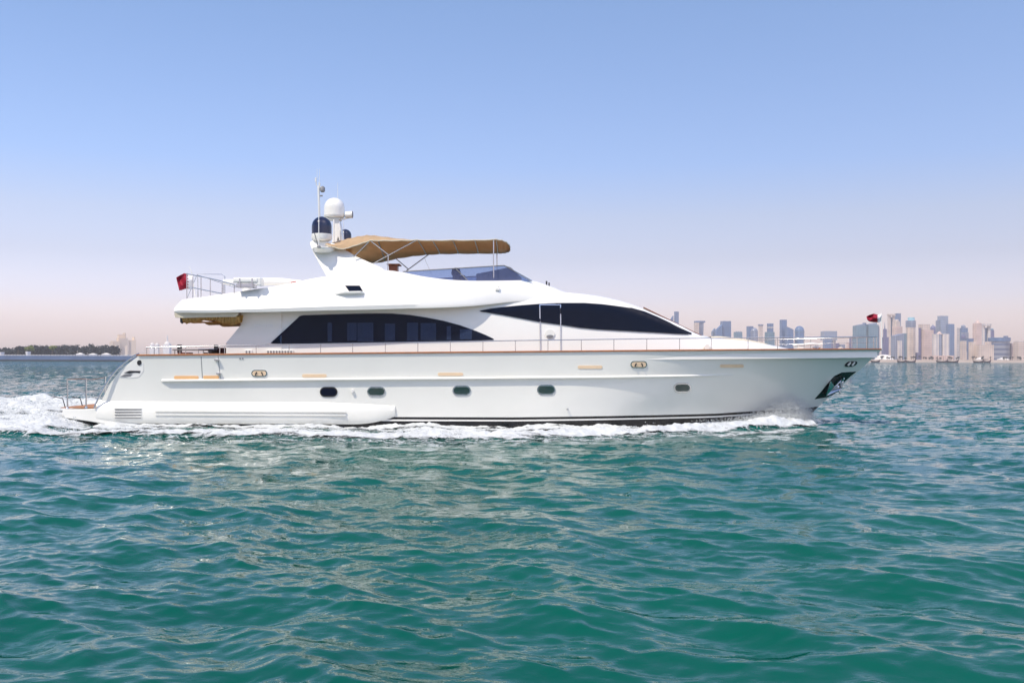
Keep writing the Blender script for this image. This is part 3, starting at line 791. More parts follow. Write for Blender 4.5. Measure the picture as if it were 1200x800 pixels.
# side door: steel outline, round port
door = MB()
for pl_ in ([(631.9, 357.2), (633.1, 357.2), (634.0, 412), (632.8, 412)], [(656.2, 357.2), (657.4, 357.2), (657.9, 412), (656.7, 412)], [(632.4, 356.6), (657.2, 356.6), (657.2, 357.9), (632.4, 357.9)]):
    drape(pl_, ALL, 0.035, 0.02, 3, mb=door)
dr = door.build('side_door_frame', M['steel'], yacht)
drape(oval(644.5, 391, 11, 10, pw=2), ALL, 0.04, 0.04, 2.5).build('door_port', M['hull'], dr, smooth=40)
drape(oval(644.5, 394, 8, 3.4, pw=2), ALL, 0.05, 0.02, 2.5).build('port_recess', M['grey'], dr, smooth=40)
# vent in the flybridge side, with lip
vn = drape([(404.5, 335), (421.5, 335), (425.2, 341), (409, 341.2)], FB, 0.03, 0.05, 4).build('side_vent', M['window'], yacht, smooth=30)
mb = MB()
for sg in (-1, 1):
    q1_, q2_ = hit(FB, 391, 343.6)[0], hit(FB, 428, 343.0)[0]; q3_, q4_ = hit(FB, 424, 341.8)[0], hit(FB, 404, 342.2)[0]
    vs = [q1_, q2_, q3_ + Vector((0, -.22, .02)), q4_ + Vector((0, -.22, .02))]
    vs = vs + [v + Vector((0, 0, -0.07)) for v in vs]
    if sg > 0: vs = [Vector((v.x, 2 * YC - v.y, v.z)) for v in vs]
    mb.add(vs, [(0, 1, 2, 3), (7, 6, 5, 4), (0, 4, 5, 1), (1, 5, 6, 2), (2, 6, 7, 3), (3, 7, 4, 0)])
mb.build('vent_lip', M['white'], vn, bevel=0.01)
q = hit(FB, 583, 339)[0]; mb = MB(); mb.box((q.x, q.y - .04, q.z), (0.16, 0.1, 0.1)); mb.tube([q + Vector((.05, -.06, 0)), q + Vector((.05, -.06, .14))], 0.02); mb.build('side_lamp', M['white'], yacht, bevel=0.02)
q = P(640.5, 334, 39.6); mb = MB(); mb.tube([q - Vector((0, 0, .12)), q + Vector((0, 0, .16))], 0.035); mb.tube([q + Vector((.1, 0, -.12)), q + Vector((.1, 0, .1))], 0.03); mb.box((q.x + .05, q.y, q.z - .1), (0.2, 0.1, 0.05)); mb.build('horn', M['dark'], yacht, smooth=50)
q = hit(AB, 828, 406.5)[0]
if q is not None:
    mb = MB(); mb.tube([q + Vector((0, .05, 0)), q + Vector((0, -.12, 0))], [0.14, 0.11], 16); mb.box((q.x + .15, q.y - .05, q.z - .12), (0.16, 0.1, 0.2)); mb.build('deck_lamp', M['white'], yacht, smooth=50)
# saloon side low vents seen through the rail
for (x0, x1, n_) in ((286.5, 295.5, 2), (312, 344, 9)):
    h = hit(bvh_of([wingo, house]), (x0 + x1) / 2, 410)[0]
    L0 = P(x0, 413, h.y).x; L1 = P(x1, 413, h.y).x; zt = P(x0, 409.8, h.y).z; zb = P(x0, 414.5, h.y).z
    mb = MB(); mb.box(((L0 + L1) / 2, h.y - 0.02, (zt + zb) / 2), (L1 - L0, 0.06, zt - zb)); vb = mb.build('intake_vent', M['white'], yacht, bevel=0.01)
    for k in range(n_):
        mb = MB(); xx = L0 + (L1 - L0) * ((k + 0.75) / (n_ + 0.5)); mb.box((xx, h.y - 0.056, (zt + zb) / 2 - 0.01), ((L1 - L0) / (n_ + 1) * 0.55, 0.02, (zt - zb) * 0.68)); mb.build('louvre', M['grey'], vb)
# maker's lettering on the wing (one sub-mesh from a font curve)
cu = bpy.data.curves.new('lettering', 'FONT'); cu.body = 'FALCON'; cu.size = 0.20; cu.extrude = 0.012; cu.space_character = 1.35; cu.resolution_u = 2
to = bpy.data.objects.new('tmp_text', cu); C.objects.link(to); bpy.context.view_layer.update()
me = bpy.data.meshes.new_from_object(to); bpy.data.objects.remove(to)
wdt = max(v.co.x for v in me.vertices); a0 = W(298, 383, 2.47); a1 = W(319, 383, 2.47); sc_ = (a1.x - a0.x) / wdt
mb = MB(); mb.add([(a0.x + v.co.x * sc_, a0.y - 0.006 + v.co.z, a0.z + v.co.y * sc_) for v in me.vertices], [tuple(p.vertices) for p in me.polygons])
mb.build('lettering', M['letters'], yacht)

# windscreen cover strip and forward glass of the wheelhouse
mb = MB(); pr = [(754, 360.6), (770, 368.4), (785, 375.6), (800, 383.0), (812, 389.0), (822, 393.6)]
rows = []
for (px, py) in pr:
    c0 = P(px, py, YC - 1.35)
    rows.append([Vector((c0.x + 0.25 * (1 - q * q), YC + q * 1.35, c0.z + 0.02 * (1 - q * q))) for q in np.linspace(-1, 1, 9)])
low = [[v + Vector((-0.03, 0, -0.12)) for v in rw] for rw in rows]
mb.grid(rows); mb.grid(low); mb.grid([[r_[0] for r_ in rows], [r_[0] for r_ in low]]); mb.grid([[r_[-1] for r_ in rows], [r_[-1] for r_ in low]])
wc = mb.build('windscreen_cover', M['cream'], yacht, smooth=40)
mb = MB()
for (px0, py0) in ((756, 360.0),):
    mb.tube([P(px, py - 0.6, YC - 1.38) for px, py in pr], 0.02); mb.tube([P(px, py + 2.4, YC - 1.42) for px, py in pr[1:]], 0.022)
mb.build('cover_edge', M['wood'], wc, smooth=50)
# sun pad on the coachroof
mb = MB(); rows = []
for (px, py) in ((833, 394.2), (842, 393.8), (856, 395.2), (870, 397.0), (884, 399.4), (896, 402.0), (902, 404.4)):
    c0 = P(px, py, YC - 0.75); rows.append([Vector((c0.x, YC + q * 0.85, c0.z - (0.09 if abs(q) == 1 else 0))) for q in (-1, -0.93, -0.5, 0, 0.5, 0.93, 1)])
mb.grid(rows); mb.build('sun_pad', M['cream'], yacht, smooth=60)
# foredeck fittings: windlass and locker
mb = MB(); q = P(937, 409, 40.3); mb.box((q.x, q.y, q.z - 0.02), (0.30, 0.5, 0.30)); mb.box((q.x - 0.02, q.y, q.z + 0.17), (0.38, 0.56, 0.05)); mb.build('deck_locker', M['white'], yacht, bevel=0.02)
mb = MB(); q = P(957, 411, 41.0)
mb.lathe((q.x, q.y, q.z - 0.2), [(0.22, 0), (0.22, 0.06), (0.12, 0.12), (0.10, 0.25), (0.17, 0.32), (0.17, 0.36), (0.05, 0.40)], 18); mb.build('windlass', M['steel'], yacht, smooth=40)
mb = MB(); q = P(945, 404, 41.0); mb.tube([q + Vector((-.4, 0, -.3)), q + Vector((-.3, 0, .0)), q + Vector((.2, 0, .04)), q + Vector((0.55, 0, 0.03))], [.05, .05, .06, .02]); mb.build('crane_arm', M['white'], yacht, smooth=50)

# ------------------------------------------------------------------ radar arch
arch_poly = [(362.6, 284.5), (364.5, 290), (368, 298), (374, 309.5), (383, 325), (416, 322.5), (452.5, 318.2), (447, 313.5), (432, 306.8), (418, 300.5), (404, 292.2), (396, 287.4), (386, 283.2), (374, 281.5), (365, 282)]
mb = MB(); yn = YC - 2.50
def AP(a_, c_): return P(a_, c_, yn + (325 - c_) / 42 * 0.62)
mb.prism([AP(a_, c_) for a_, c_ in arch_poly], (0, 0.22, 0))
far = [Vector((q.x, 2 * YC - q.y, q.z)) for q in [AP(a_, c_) for a_, c_ in arch_poly]]
mb.prism(far, (0, -0.22, 0))
cb = [(363.2, 284.8), (366, 292), (370, 296), (388, 292), (397, 288.3), (386, 283.6), (374, 282), (365, 282.4)]
mb.prism([P(a_, c_, yn + 0.72) for a_, c_ in cb], (0, 3.56, 0))
arch = mb.build('radar_arch', M['white'], yacht, bevel=0.035, seg=3)
# dome shelf standing out from the arch
mb = MB(); rows = []
c0 = P(378, 290.6, yn + .2); hx = P(391.5, 290, yn + .2).x - c0.x
for (sc_, dz) in ((1.0, 0.0), (0.98, -0.06), (0.80, -0.14), (0.5, -0.18)):
    rows.append([Vector((c0.x + hx * sc_ * math.cos(a_), yn + 0.62 - (0.85 * sc_) * math.sin(a_), c0.z + dz)) for a_ in np.linspace(0, math.pi, 22)])
mb.grid(rows); mb.add(rows[0], [tuple(range(22))]); mb.add(rows[-1], [tuple(range(22))]); mb.grid([[rw[0] for rw in rows], [rw[-1] for rw in rows]])
mb.build('dome_shelf', M['white'], arch, smooth=40)

def dome(name, px, pb, pt, prad, Y, shell, base_h, parent=yacht):
    c0 = P(px, pb, Y); top = P(px, pt, Y).z; R_ = prad / F * Y; h = top - c0.z
    cyl = h - R_
    mb = MB(); prof = [(R_, base_h)] + [(R_, base_h + (cyl - base_h) * k / 3) for k in (1, 2, 3)]
    prof += [(R_ * math.cos(a_), cyl + R_ * math.sin(a_)) for a_ in np.linspace(0.12, math.pi / 2 - 0.03, 10)]
    mb.lathe(c0, prof, 32); d = mb.build(name, shell, parent, smooth=60)
    mb = MB(); mb.lathe(c0, [(R_ * 0.7, 0), (R_ * 0.95, 0.05), (R_ * 1.02, 0.12), (R_ * 1.02, base_h)], 32); mb.build('dome_base', M['white'], d, smooth=40)
    return d
dome('satellite_dome', 377, 282.8, 253.8, 11.6, yn + 0.75, M['navy'], 0.28)
dome('satellite_dome', 404.5, 287, 268.6, 7.2, YC + 2.0, M['navy'], 0.2)
dome('radome', 391.8, 256.2, 231.8, 12.0, YC - 0.2, M['white'], 0.14)
# mast structure under the radome
mb = MB(); Ym = YC - 0.2
for (x0, x1) in ((386.5, 388.8), (395.5, 393.5)):
    pass
mb.prism([P(a_, c_, Ym - 0.25) for a_, c_ in ((389, 285), (391.5, 257), (397, 257), (398.5, 264), (402, 284), (398.5, 284), (396, 277), (394.5, 284))], (0, 0.5, 0))
mb.box((P(391.8, 257, Ym).x, Ym, P(391.8, 257.2, Ym).z), (0.55, 0.55, 0.06))
mast = mb.build('mast_pylon', M['white'], yacht, bevel=0.01)
mb = MB(); mb.tube([P(391.2, 257, Ym - 0.5), P(391.2, 284, Ym - 0.5)], 0.03); mb.build('mast_tube', M['white'], mast, smooth=50)
mb = MB(); mb.tube([P(390, 256.5, Ym - 0.1), P(403, 256.8, Ym - 0.1), P(407, 255.5, Ym - 0.1)], 0.03); mb.build('lamp_bracket', M['white'], mast, smooth=50)
mb = MB(); q = P(409.5, 251.8, Ym - 0.1); mb.tube([q + Vector((-.16, 0, 0)), q + Vector((.12, 0, 0.01))], [0.13, 0.15], 16); mb.tube([q + Vector((.12, 0, 0.01)), q + Vector((.14, 0, 0.01))], [0.15, 0.12], 16, m=1); mb.tube([q, P(409, 256, Ym - .1)], 0.03)
mb.build('search_light', [M['white'], M['grey']], mast, smooth=50)
mb = MB(); q = P(406.5, 254, Ym); mb.box((q.x, q.y, q.z), (0.14, 0.14, 0.14)); mb.build('camera_housing', M['grey'], mast, bevel=0.02)
# antenna pole, port side of the arch
Ya = yn + 0.25
mb = MB(); mb.tube([P(374.3, 256, Ya + .9), P(373.2, 218, Ya + .9)], 0.045); mb.tube([P(373.2, 219, Ya + .9), P(370.7, 217, Ya + .9), P(370.2, 209, Ya + .9)], 0.018)
mb.tube([P(372.5, 219.5, Ya + .9), P(376.5, 219.5, Ya + .9)], 0.02); mb.tube([P(374.5, 219, Ya + .9), P(374.6, 214.5, Ya + .9)], 0.03); mb.tube([P(370.1, 213, Ya + .9), P(370.1, 208.5, Ya + .9)], 0.035)
pole = mb.build('antenna_pole', M['white'], yacht, smooth=50)
mb = MB(); q = P(378, 221.8, Ya + .9); mb.lathe((q.x, q.y, q.z - .12), [(0.05, 0), (0.1, 0.04), (0.1, 0.18), (0.04, 0.24)], 14); mb.box((q.x - .1, q.y, q.z), (0.14, 0.04, 0.05)); mb.build('pole_light', M['grey'], pole, smooth=50)
mb = MB(); q = P(376.6, 229.5, Ya + .9); mb.box((q.x, q.y, q.z), (0.1, 0.06, 0.05)); mb.build('pole_clamp', M['grey'], pole)
for (px, y0, y1, Yq, rr) in ((371.6, 209, 198, Ya + .9, .008), (374.4, 215, 198, Ya + .9, .008), (395.8, 232, 214, YC, .01), (402.8, 283, 259, YC - .5, .012), (373.6, 290, 214, yn - 0.25, 0.022), (236.5, 404, 397, YC - 3, .012)):
    if px == 236.5: continue
    mb = MB(); mb.tube([P(px, y0, Yq), P(px, y1, Yq)], [rr, rr * 0.6], 6); mb.build('whip_antenna', M['white'], yacht, smooth=50)
mb = MB(); mb.tube([P(373, 289.5, yn - .2), P(368.5, 273, yn - .2)], .018); mb.lathe(P(373.6, 290, yn - .25), [(0.08, 0), (0.08, .04), (.03, .08)], 10); mb.build('antenna_mount', M['grey'], yacht, smooth=50)

# ------------------------------------------------------------------ bimini canopy
stn = [ # px, near (py), shoulder (py,w=1.1), mid (py), far(py)
 (381, 286.0, 284.4, 284.6, 303.0), (392, 289.6, 281.8, 283.0, 304.5), (402, 291.4, 279.4, 282.0, 306.0), (414, 287.8, 276.8, 281.0, 307.0), (425, 284.2, 275.2, 280.5, 307.0), (434, 281.2, 275.6, 281.5, 305.5),
 (450, 281.3, 277.6, 284.0, 302.0), (470, 281.2, 280.0, 286.3, 299.3), (488, 280.7, 282.6, 287.6, 297.6), (506, 281.2, 283.6, 288.0, 296.8), (530, 280.8, 283.4, 287.8, 296.4), (556, 280.9, 283.4, 287.8, 296.3), (581.5, 280.0, 283.0, 287.6, 296.0)]
rows = []
for (px, n_, s_, m_, f_) in stn:
    a_ = P(px, n_, YC - 2.3); X = a_.x
    def at(py, wd):
        Y = YC - wd; return Vector((X, Y, P(pxx(X, Y), py, Y).z))
    rows.append([a_, (a_ + at(s_, 1.2)) / 2 + Vector((0, 0, 0.03)), at(s_, 1.2), at(m_, 0), (at(m_, 0) + at(f_, -2.2)) / 2 + Vector((0, 0, .02)), at(f_, -2.2)])
last = rows[-1]
for (dx, sc_, dz) in ((0.22, 0.93, -0.01), (0.40, 0.72, -0.03), (0.50, 0.42, -0.06), (0.54, 0.1, -0.08)):
    rows.append([Vector((v.x + dx, YC + (v.y - YC) * sc_, v.z + dz)) for v in last])
# subdivide along the length with slight sag between bows
rr2 = []
for i in range(len(rows) - 1):
    for k in range(4):
        t = k / 4; rr2.append([rows[i][j].lerp(rows[i + 1][j], t) - Vector((0, 0, 0.018 * math.sin(math.pi * t))) for j in range(6)])
rr2.append(rows[-1])
mb = MB(); mb.grid(rr2)
cano = mb.build('bimini_canopy', M['canvas'], yacht, smooth=50)
so = cano.modifiers.new('thick', 'SOLIDIFY'); so.thickness = 0.008
mb = MB()
for j in (0, 5):
    mb.tube([r_[j] + Vector((0, 0, -0.012)) for r_ in (rr2 if j == 0 else rr2)], 0.022, 6)
mb.build('canopy_hem', M['cream'], cano, smooth=50)
# bows under the canopy and struts
def bow(i, nm='canopy_bow'):
    mb = MB(); mb.tube([v + Vector((0, 0, -0.03)) for v in rows[i]], 0.018, 8); mb.build(nm, M['steel'], cano, smooth=50)
for i in (5, 8, 9, 10, 11, 12): bow(i)
Yn = YC - 2.28; Yf = YC + 2.2
def strut(pts, rad=0.02):
    mb = MB(); mb.tube(pts, rad, 8); mb.build('canopy_strut', M['steel'], cano, smooth=50)
strut([P(433.2, 281.4, Yn), P(456, 299.2, Yn + .1)]); strut([P(432.5, 283, Yn), P(414.5, 301, Yn)])
strut([P(488, 281.4, Yn), P(455, 299.2, Yn + .1), P(436, 309.6, Yn + .1)])
strut([P(455, 299.2, Yn + .1), P(454.3, 317, Yn + .1)]); strut([P(459, 298.8, Yf), P(478.6, 315.4, Yf)], .024)
strut([P(503.3, 297.4, Yf), P(476, 317.5, Yf)], .024); strut([P(497.0, 301.5, Yf), P(506, 322, Yf)], .006); strut([P(476, 297.8, Yf), P(463.5, 302.5, Yf)], .016)
strut([P(459, 299.4, Yf), P(454.2, 305.5, Yf)], .016)
strut([P(578.3, 281.4, Yn), P(578.5, 325.5, Yn)], .024); strut([P(582.4, 296.4, Yf), P(582.6, 323, Yf)], .024)

# flybridge windscreen
mb = MB()
side_ = [(472, 318.6), (500, 316.9), (535, 314.9), (560, 313.2), (590, 311.4), (598, 315.5), (613, 324.5), (622, 329.5), (560, 330), (530, 329), (500, 325.5)]
scn = [P(a_, c_, YC - 2.1 + 0.0) for a_, c_ in side_]
mb.prism(scn, (0, 0.02, 0)); mb.prism([Vector((v.x, 2 * YC - v.y, v.z)) for v in scn], (0, -0.02, 0))
tf = P(591, 311.5, YC - 2.08); bf = P(623, 329.4, YC - 2.08)
fr_ = []
for q in np.linspace(-1, 1, 9):
    cv = 0.35 * (1 - q * q); fr_.append([Vector((tf.x + cv, YC + q * 2.08, tf.z)), Vector((bf.x + cv, YC + q * 2.08, bf.z))])
mb.grid(fr_); ws = mb.build('flybridge_windscreen', M['screen'], yacht, smooth=30)
mb = MB()
for yy, s_ in ((YC - 2.1, 1), (YC + 2.1, -1)):
    def at2(px, py):
        q = P(px, py, YC - 2.1); return Vector((q.x, yy, q.z))
    mb.tube([at2(472, 318.2), at2(535, 314.4), at2(591, 311.0)], 0.022); mb.tube([at2(534, 314.6), at2(548, 328.6)], 0.02); mb.tube([at2(591, 311), at2(623, 329.2)], 0.02)
mb.tube([v[0] for v in fr_], 0.022)
mb.build('windscreen_frame', M['grey'], ws, smooth=50)
# helm seat and console inside
mb = MB(); q = P(535, 322.5, YC - 1.0)
mb.box((q.x, q.y, q.z - .25), (0.28, 0.6, 0.5)); mb.lathe((q.x - .02, q.y, q.z - .02), [(0.16, 0), (0.2, .1), (0.16, .26), (0.06, .32)], 14); mb.box((q.x + .2, q.y, q.z - 0.1), (0.3, 0.5, 0.16))
mb.build('helm_seat', M['dark'], yacht, bevel=0.03)
mb = MB(); q = P(585, 324.5, YC - .5); mb.prism([q + Vector(v) for v in ((-.9, -1, -.3), (-.9, -1, .04), (-.1, -1, .2), (.45, -1, .32), (.9, -1, -.1), (.9, -1, -.3))], (0, 2.4, 0)); mb.build('helm_console', M['grey'], yacht, bevel=0.03)
mb = MB(); q = P(462, 313.5, YC - 1.2)
mb.box((q.x, q.y, q.z + .10), (0.52, 0.7, 0.05)); mb.box((q.x - .02, q.y, q.z - .12), (0.34, 0.5, 0.4)); mb.build('bar_cabinet', M['wood'], yacht, bevel=0.015)

# ------------------------------------------------------------------ aft upper deck: rails, life raft, boom, awning
def rails(name, runs, rad=0.016, par=yacht, m_='steel'):
    mb = MB()
    for pts in runs: mb.tube(pts, rad, 8)
    return mb.build(name, M[m_], par, smooth=50)
ya = YC - 2.75
ar = rails('aft_rail', [[P(219, 321, ya), P(240, 325, ya), P(258, 329, ya), P(276, 334.3, ya)], [P(225, 337, ya), P(240, 340, ya), P(260, 344, ya)]], .022)
for (px, y0, y1) in ((219, 320, 350), (226, 324, 350), (235.6, 325, 348.5), (246.5, 327.5, 347), (260.3, 331, 345.3), (274.5, 334.5, 343)):
    rails('stanchion', [[P(px, y0, ya), P(px, y1, ya)]], .018, ar)
rails('gate_frame', [[P(232, 349, ya + 3), P(231.7, 321.2, ya + 3), P(260, 321.6, ya + 3), P(263.5, 324, ya + 3), P(263.5, 345, ya + 3)], [P(261.6, 330, ya + 3), P(261.6, 344, ya + 3)]], .018, ar)
rails('stanchion', [[P(219, 350, YC + 2.6), P(231, 322, YC + 2.6)], [P(231, 322, YC + 2.6), P(276, 337, YC + 2.6)]], .014, ar)
yl = YC - 2.85
mb = MB(); q0 = P(273.5, 331.5, yl - .2); q1 = P(303, 325.2, yl - .2)
mb.box(((q0.x + q1.x) / 2, yl, (P(285, 325.3, yl - .2).z + P(285, 331.2, yl - .2).z) / 2), (q1.x - q0.x, 0.62, P(285, 325.3, yl).z - P(285, 331.2, yl).z))
lr = mb.build('life_raft_canister', M['white'], yacht, bevel=0.06, seg=4)
q = P(305, 330.5, yl); mb = MB(); mb.box((q.x, q.y, q.z), (0.17, 0.55, 0.30)); mb.build('release_box', M['white'], lr, bevel=0.03)
mb = MB()
for px in (281, 295.5):
    q = P(px, 331.5, yl - .3); mb.box((q.x, q.y, q.z), (0.05, 0.05, 0.35)); mb.box((q.x, q.y + 0.25, q.z - 0.16), (0.05, 0.6, 0.04))
q = P(289, 337, yl); mb.box((q.x, q.y - .25, P(289, 336, yl).z), (0.75, 0.05, 0.05)); mb.box((q.x, q.y, P(289, 335.3, yl).z), (0.68, 0.5, 0.14)); mb.build('raft_cradle', M['steel'], lr, bevel=0.006)
mb = MB(); yb = YC - 1.6
mb.tube([P(304, 330, yb), P(330, 330, yb), P(357, 330.5, yb)], [0.16, 0.15, 0.06], 16); mb.tube([P(262, 330, yb), P(274, 331, yb)], [.1, .14], 14); mb.build('crane_boom', M['white'], yacht, smooth=50)
mb = MB(); mb.tube([P(341, 331.4, yb - .14), P(347, 330.2, yb - .12)], [0.03, 0.03], 8); mb.build('boom_mark', M['redtrim'], yacht)
mb = MB(); q = P(357, 330, yb); mb.box((q.x, q.y, q.z), (0.2, 0.12, 0.1)); mb.build('boom_hook', M['grey'], yacht, bevel=.02)
mb = MB(); q = P(289, 338, YC - 1.6); mb.lathe((q.x, q.y, q.z - .6), [(.2, 0), (.18, .4), (.16, .8)], 16); mb.build('crane_pedestal', M['white'], yacht, smooth=50)
# canvas valance and gathered awning
mb = MB(); yv = YC - 3.02
mb.prism([P(a_, c_, yv) for a_, c_ in ((204, 367), (207, 366.4), (278.5, 366.2), (278.8, 368.5), (276, 371.2), (240, 371.8), (213, 372.6), (205, 372))], (0, 0.10, 0))
mb.prism([Vector((v.x, 2 * YC - v.y, v.z)) for v in [P(a_, c_, yv) for a_, c_ in ((204, 367), (278.5, 366.2), (276, 371.2), (205, 372))]], (0, -0.10, 0))
mb.box((P(206, 369, yv).x, YC, P(206, 369, yv).z), (0.06, 5.9, 0.14))
mb.build('awning_valance', M['cream'], yacht, bevel=0.015)
mb = MB(); rows_ = []
n_ = 60
for j in range(9):
    a_ = j / 8 * math.pi * 1.15 - 0.25
    rw = []
    for i in range(n_):
        t = i / (n_ - 1); px = 213 + t * 68.5
        sag = 371.5 + 4.6 + 2.2 * math.sin(t * 9.0 + 0.6) + 2.6 * t + 0.7 * math.sin(t * 31)
        base = P(px, 370.6, YC - 2.9); drop = (sag - 370.6) / F * 38
        wv = 0.03 * math.sin(i * 1.9 + j) + 0.02 * math.sin(i * 0.83 + 2 * j)
        rw.append(Vector((base.x, YC - 2.95 + 0.22 * (1 - math.cos(a_)) + wv, base.z - drop * math.sin(max(a_, 0)) + 0.0 + wv * .5)))
    rows_.append(rw)
mb.grid(rows_); mb.build('gathered_awning', M['awning'], yacht, smooth=60)
mb = MB(); rows_ = [[Vector((P(213 + 68 * t, 368, YC - 2.9).x, YC + q, P(213, 371.0, YC - 2.9).z - 0.16 - 0.05 * math.sin(q * 3 + t * 5))) for t in np.linspace(0, 1, 20)] for q in np.linspace(-2.6, 2.8, 20)]
mb.grid(rows_); mb.build('awning_sheet', M['awning'], yacht, smooth=60)
mb = MB(); q = P(213.5, 376, YC - 2.8); mb.lathe((q.x, q.y, q.z - .1), [(0.03, 0), (0.08, .06), (0.08, .2), (.04, .26)], 12); mb.build('awning_light', M['dark'], yacht, smooth=50)
# main deck rail with individual stanchions
RX = [168, 300, 420, 560, 780, 1030]; RYp = [407.0, 404.2, 402.0, 399.6, 396.5, 394.4]
def railz(X):
    bb = hullb(X, zs(X)); Y = YC - bb; px = pxx(X, Y); return P(px, float(np.interp(px, RX, RYp)), Y).z
for sg in (-1, 1):
    xs_ = np.linspace(-13.9, 15.0, 110)
    run = [(X, YC + sg * max(hullb(X, zs(X)) - 0.03, 0.03), railz(X)) for X in xs_]
    main = rails('deck_rail', [run], 0.019)
    xx = [-13.9, -12.4, -11.1] + [((px - 600) / F * 37.9) for px in (264, 301, 339.5, 376.3, 413.8, 452, 490, 528, 566, 604, 642, 681, 719, 757.5, 796, 833.7)] + [((px - 600) / F * 38.9) for px in (871.5, 907.9, 942)] + [((px - 600) / F * 40.0) for px in (972, 997.7)] + [14.4, 14.95]
    for X in xx:
        y = YC + sg * max(hullb(X, zs(X)) - 0.03, 0.03)
        rails('stanchion', [[(X, y, zs(X) + 0.04), (X, y, railz(X))]], 0.016, main)
# thin mid wire at the bow on the far side as in the photo
rails('pulpit_wire', [[(X, YC + sg * max(hullb(X, zs(X)) - 0.03, 0.03), railz(X) - 0.22) for X in np.linspace(11.5, 15.0, 20)] for sg in (1,)], 0.01)

# flag staffs
st1 = MB(); st1.tube([P(1033, 411, YC), P(1033.2, 366, YC)], [0.03, 0.012]); st1.build('flag_staff', M['white'], yacht, smooth=50)
st2 = MB(); q = P(231, 349, YC - 2.0); st2.tube([P(229, 350, YC - 1.9), P(225.5, 322, YC - 1.9), P(223, 314.5, YC - 1.9), P(221.5, 312, YC - 1.9)], [0.025, 0.02, .015, .01]); st2.build('flag_staff', M['white'], yacht, smooth=50)

# ------------------------------------------------------------------ flags
def flag(name, label, outline_top, outline_bot, Y, white_frac, amp_):
    """outline points from hoist (right) to fly (left); serrated white hoist band"""
    n, m_ = 34, 14
    def ev(ol, t):
        xs = np.linspace(0, 1, len(ol)); return float(np.interp(t, xs, [q[0] for q in ol])), float(np.interp(t, xs, [q[1] for q in ol]))
    mb = MB(); g = []
    for j in range(m_ + 1):
        row = []
        s = j / m_
        for i in range(n + 1):
            t = i / n
            # move the colour boundary in a zigzag so that whole faces follow the serration
            zig = abs(((s * 9) % 1) * 2 - 1) * 0.16 - 0.08
            kb = 8
            tt = (white_frac + zig) * i / kb if i <= kb else (white_frac + zig) + (1 - white_frac - zig) * (i - kb) / (n - kb)
            a = ev(outline_top, tt); c = ev(outline_bot, tt)
            px = a[0] + (c[0] - a[0]) * s; py = a[1] + (c[1] - a[1]) * s
            row.append(P(px, py, Y + amp_ * (0.25 + tt) * math.sin(tt * 9 + s * 3.2) + 0.5 * amp_ * math.sin(tt * 4 - s * 6)))
        g.append(row)
    nc = n + 1
    vs = [p for rw in g for p in rw]; white = []; maroon = []
    for j in range(m_):
        for i in range(n):
            (white if i < 8 else maroon).append((j * nc + i, j * nc + i + 1, (j + 1) * nc + i + 1, (j + 1) * nc + i))
    o = len(mb.v); mb.v += [tuple(v) for v in vs]; mb.f += white + maroon; mb.m += [1] * len(white) + [0] * len(maroon)
    ob = mb.build(name, [M['maroon'], M['flagwhite']], origin=vs[0], smooth=70)
    so = ob.modifiers.new('thick', 'SOLIDIFY'); so.thickness = 0.004
    return tag(ob, label, 'flag', 'maroon and white flags on the yacht')
flag('flag', 'maroon flag with white serrated hoist blowing aft from the bow staff', [(1033, 367.5), (1029, 368.5), (1024, 367.4), (1019, 369), (1015.5, 370.6)], [(1033, 378), (1029, 377.6), (1024, 377.6), (1018.5, 376.6), (1016, 374.4)], YC, 0.27, 0.12)
flag('flag', 'crumpled maroon flag with white serrated hoist on the upper aft deck rail', [(226, 323), (221, 321.5), (216, 320), (211, 322.5), (206.5, 325.2)], [(226, 339), (221, 338.5), (217, 338.5), (213, 340), (210, 340.4)], YC - 1.95, 0.30, 0.14)

# ------------------------------------------------------------------ things in the aft cockpit
zd = zs(-12) - 0.27
def sofa(x, y, w_, label):
    t = thing('deck_sofa', (x, y, zd), label, 'sofa', 'seats on the aft deck')
    mb = MB(); mb.box((x, y, zd + 0.2), (w_, 0.8, 0.36)); mb.build('seat_base', M['sofa'], t, bevel=0.04)
    mb = MB(); mb.box((x, y + 0.36, zd + 0.42), (w_, 0.2, 0.36)); mb.build('backrest', M['sofa'], t, bevel=0.05)
    for s_ in (-1, 1):
        mb = MB(); mb.box((x + s_ * (w_ / 2 + 0.08), y, zd + 0.3), (0.14, 0.8, 0.5)); mb.build('armrest', M['grey'], t, bevel=0.04)
sofa(-11.6, YC + 0.4, 1.5, 'dark red sofa on the aft deck just behind the saloon wing')
t = thing('deck_table', (-13.0, YC - 0.6, zd), 'low steel framed table on the aft deck near the stern', 'table')
mb = MB(); mb.box((-13.0, YC - .6, zd + 0.50), (1.3, 0.8, 0.05)); mb.build('table_top', M['grey'], t, bevel=0.01)
for sx in (-1, 1):
    for sy in (-1, 1):
        mb = MB(); mb.tube([(-13.0 + sx * .58, YC - .6 + sy * .33, zd), (-13.0 + sx * .58, YC - .6 + sy * .33, zd + .48)], 0.025); mb.build('leg', M['steel'], t, smooth=50)
def chair(x, y, rz, label):
    t = thing('deck_chair', (x, y, zd), label, 'chair', 'seats on the aft deck')
    mb = MB(); mb.box((x, y, zd + 0.36), (0.5, 0.5, 0.08)); mb.build('seat', M['sofa'], t, bevel=0.02)
    mb = MB(); mb.box((x + rz * 0.24, y, zd + 0.56), (0.05, 0.5, 0.34)); mb.build('backrest', M['dark'], t, bevel=0.015)
    for sx in (-1, 1):
        for sy in (-1, 1):
            mb = MB(); mb.tube([(x + sx * .22, y + sy * .22, zd), (x + sx * .22, y + sy * .22, zd + .34)], 0.018); mb.build('leg', M['steel'], t, smooth=50)
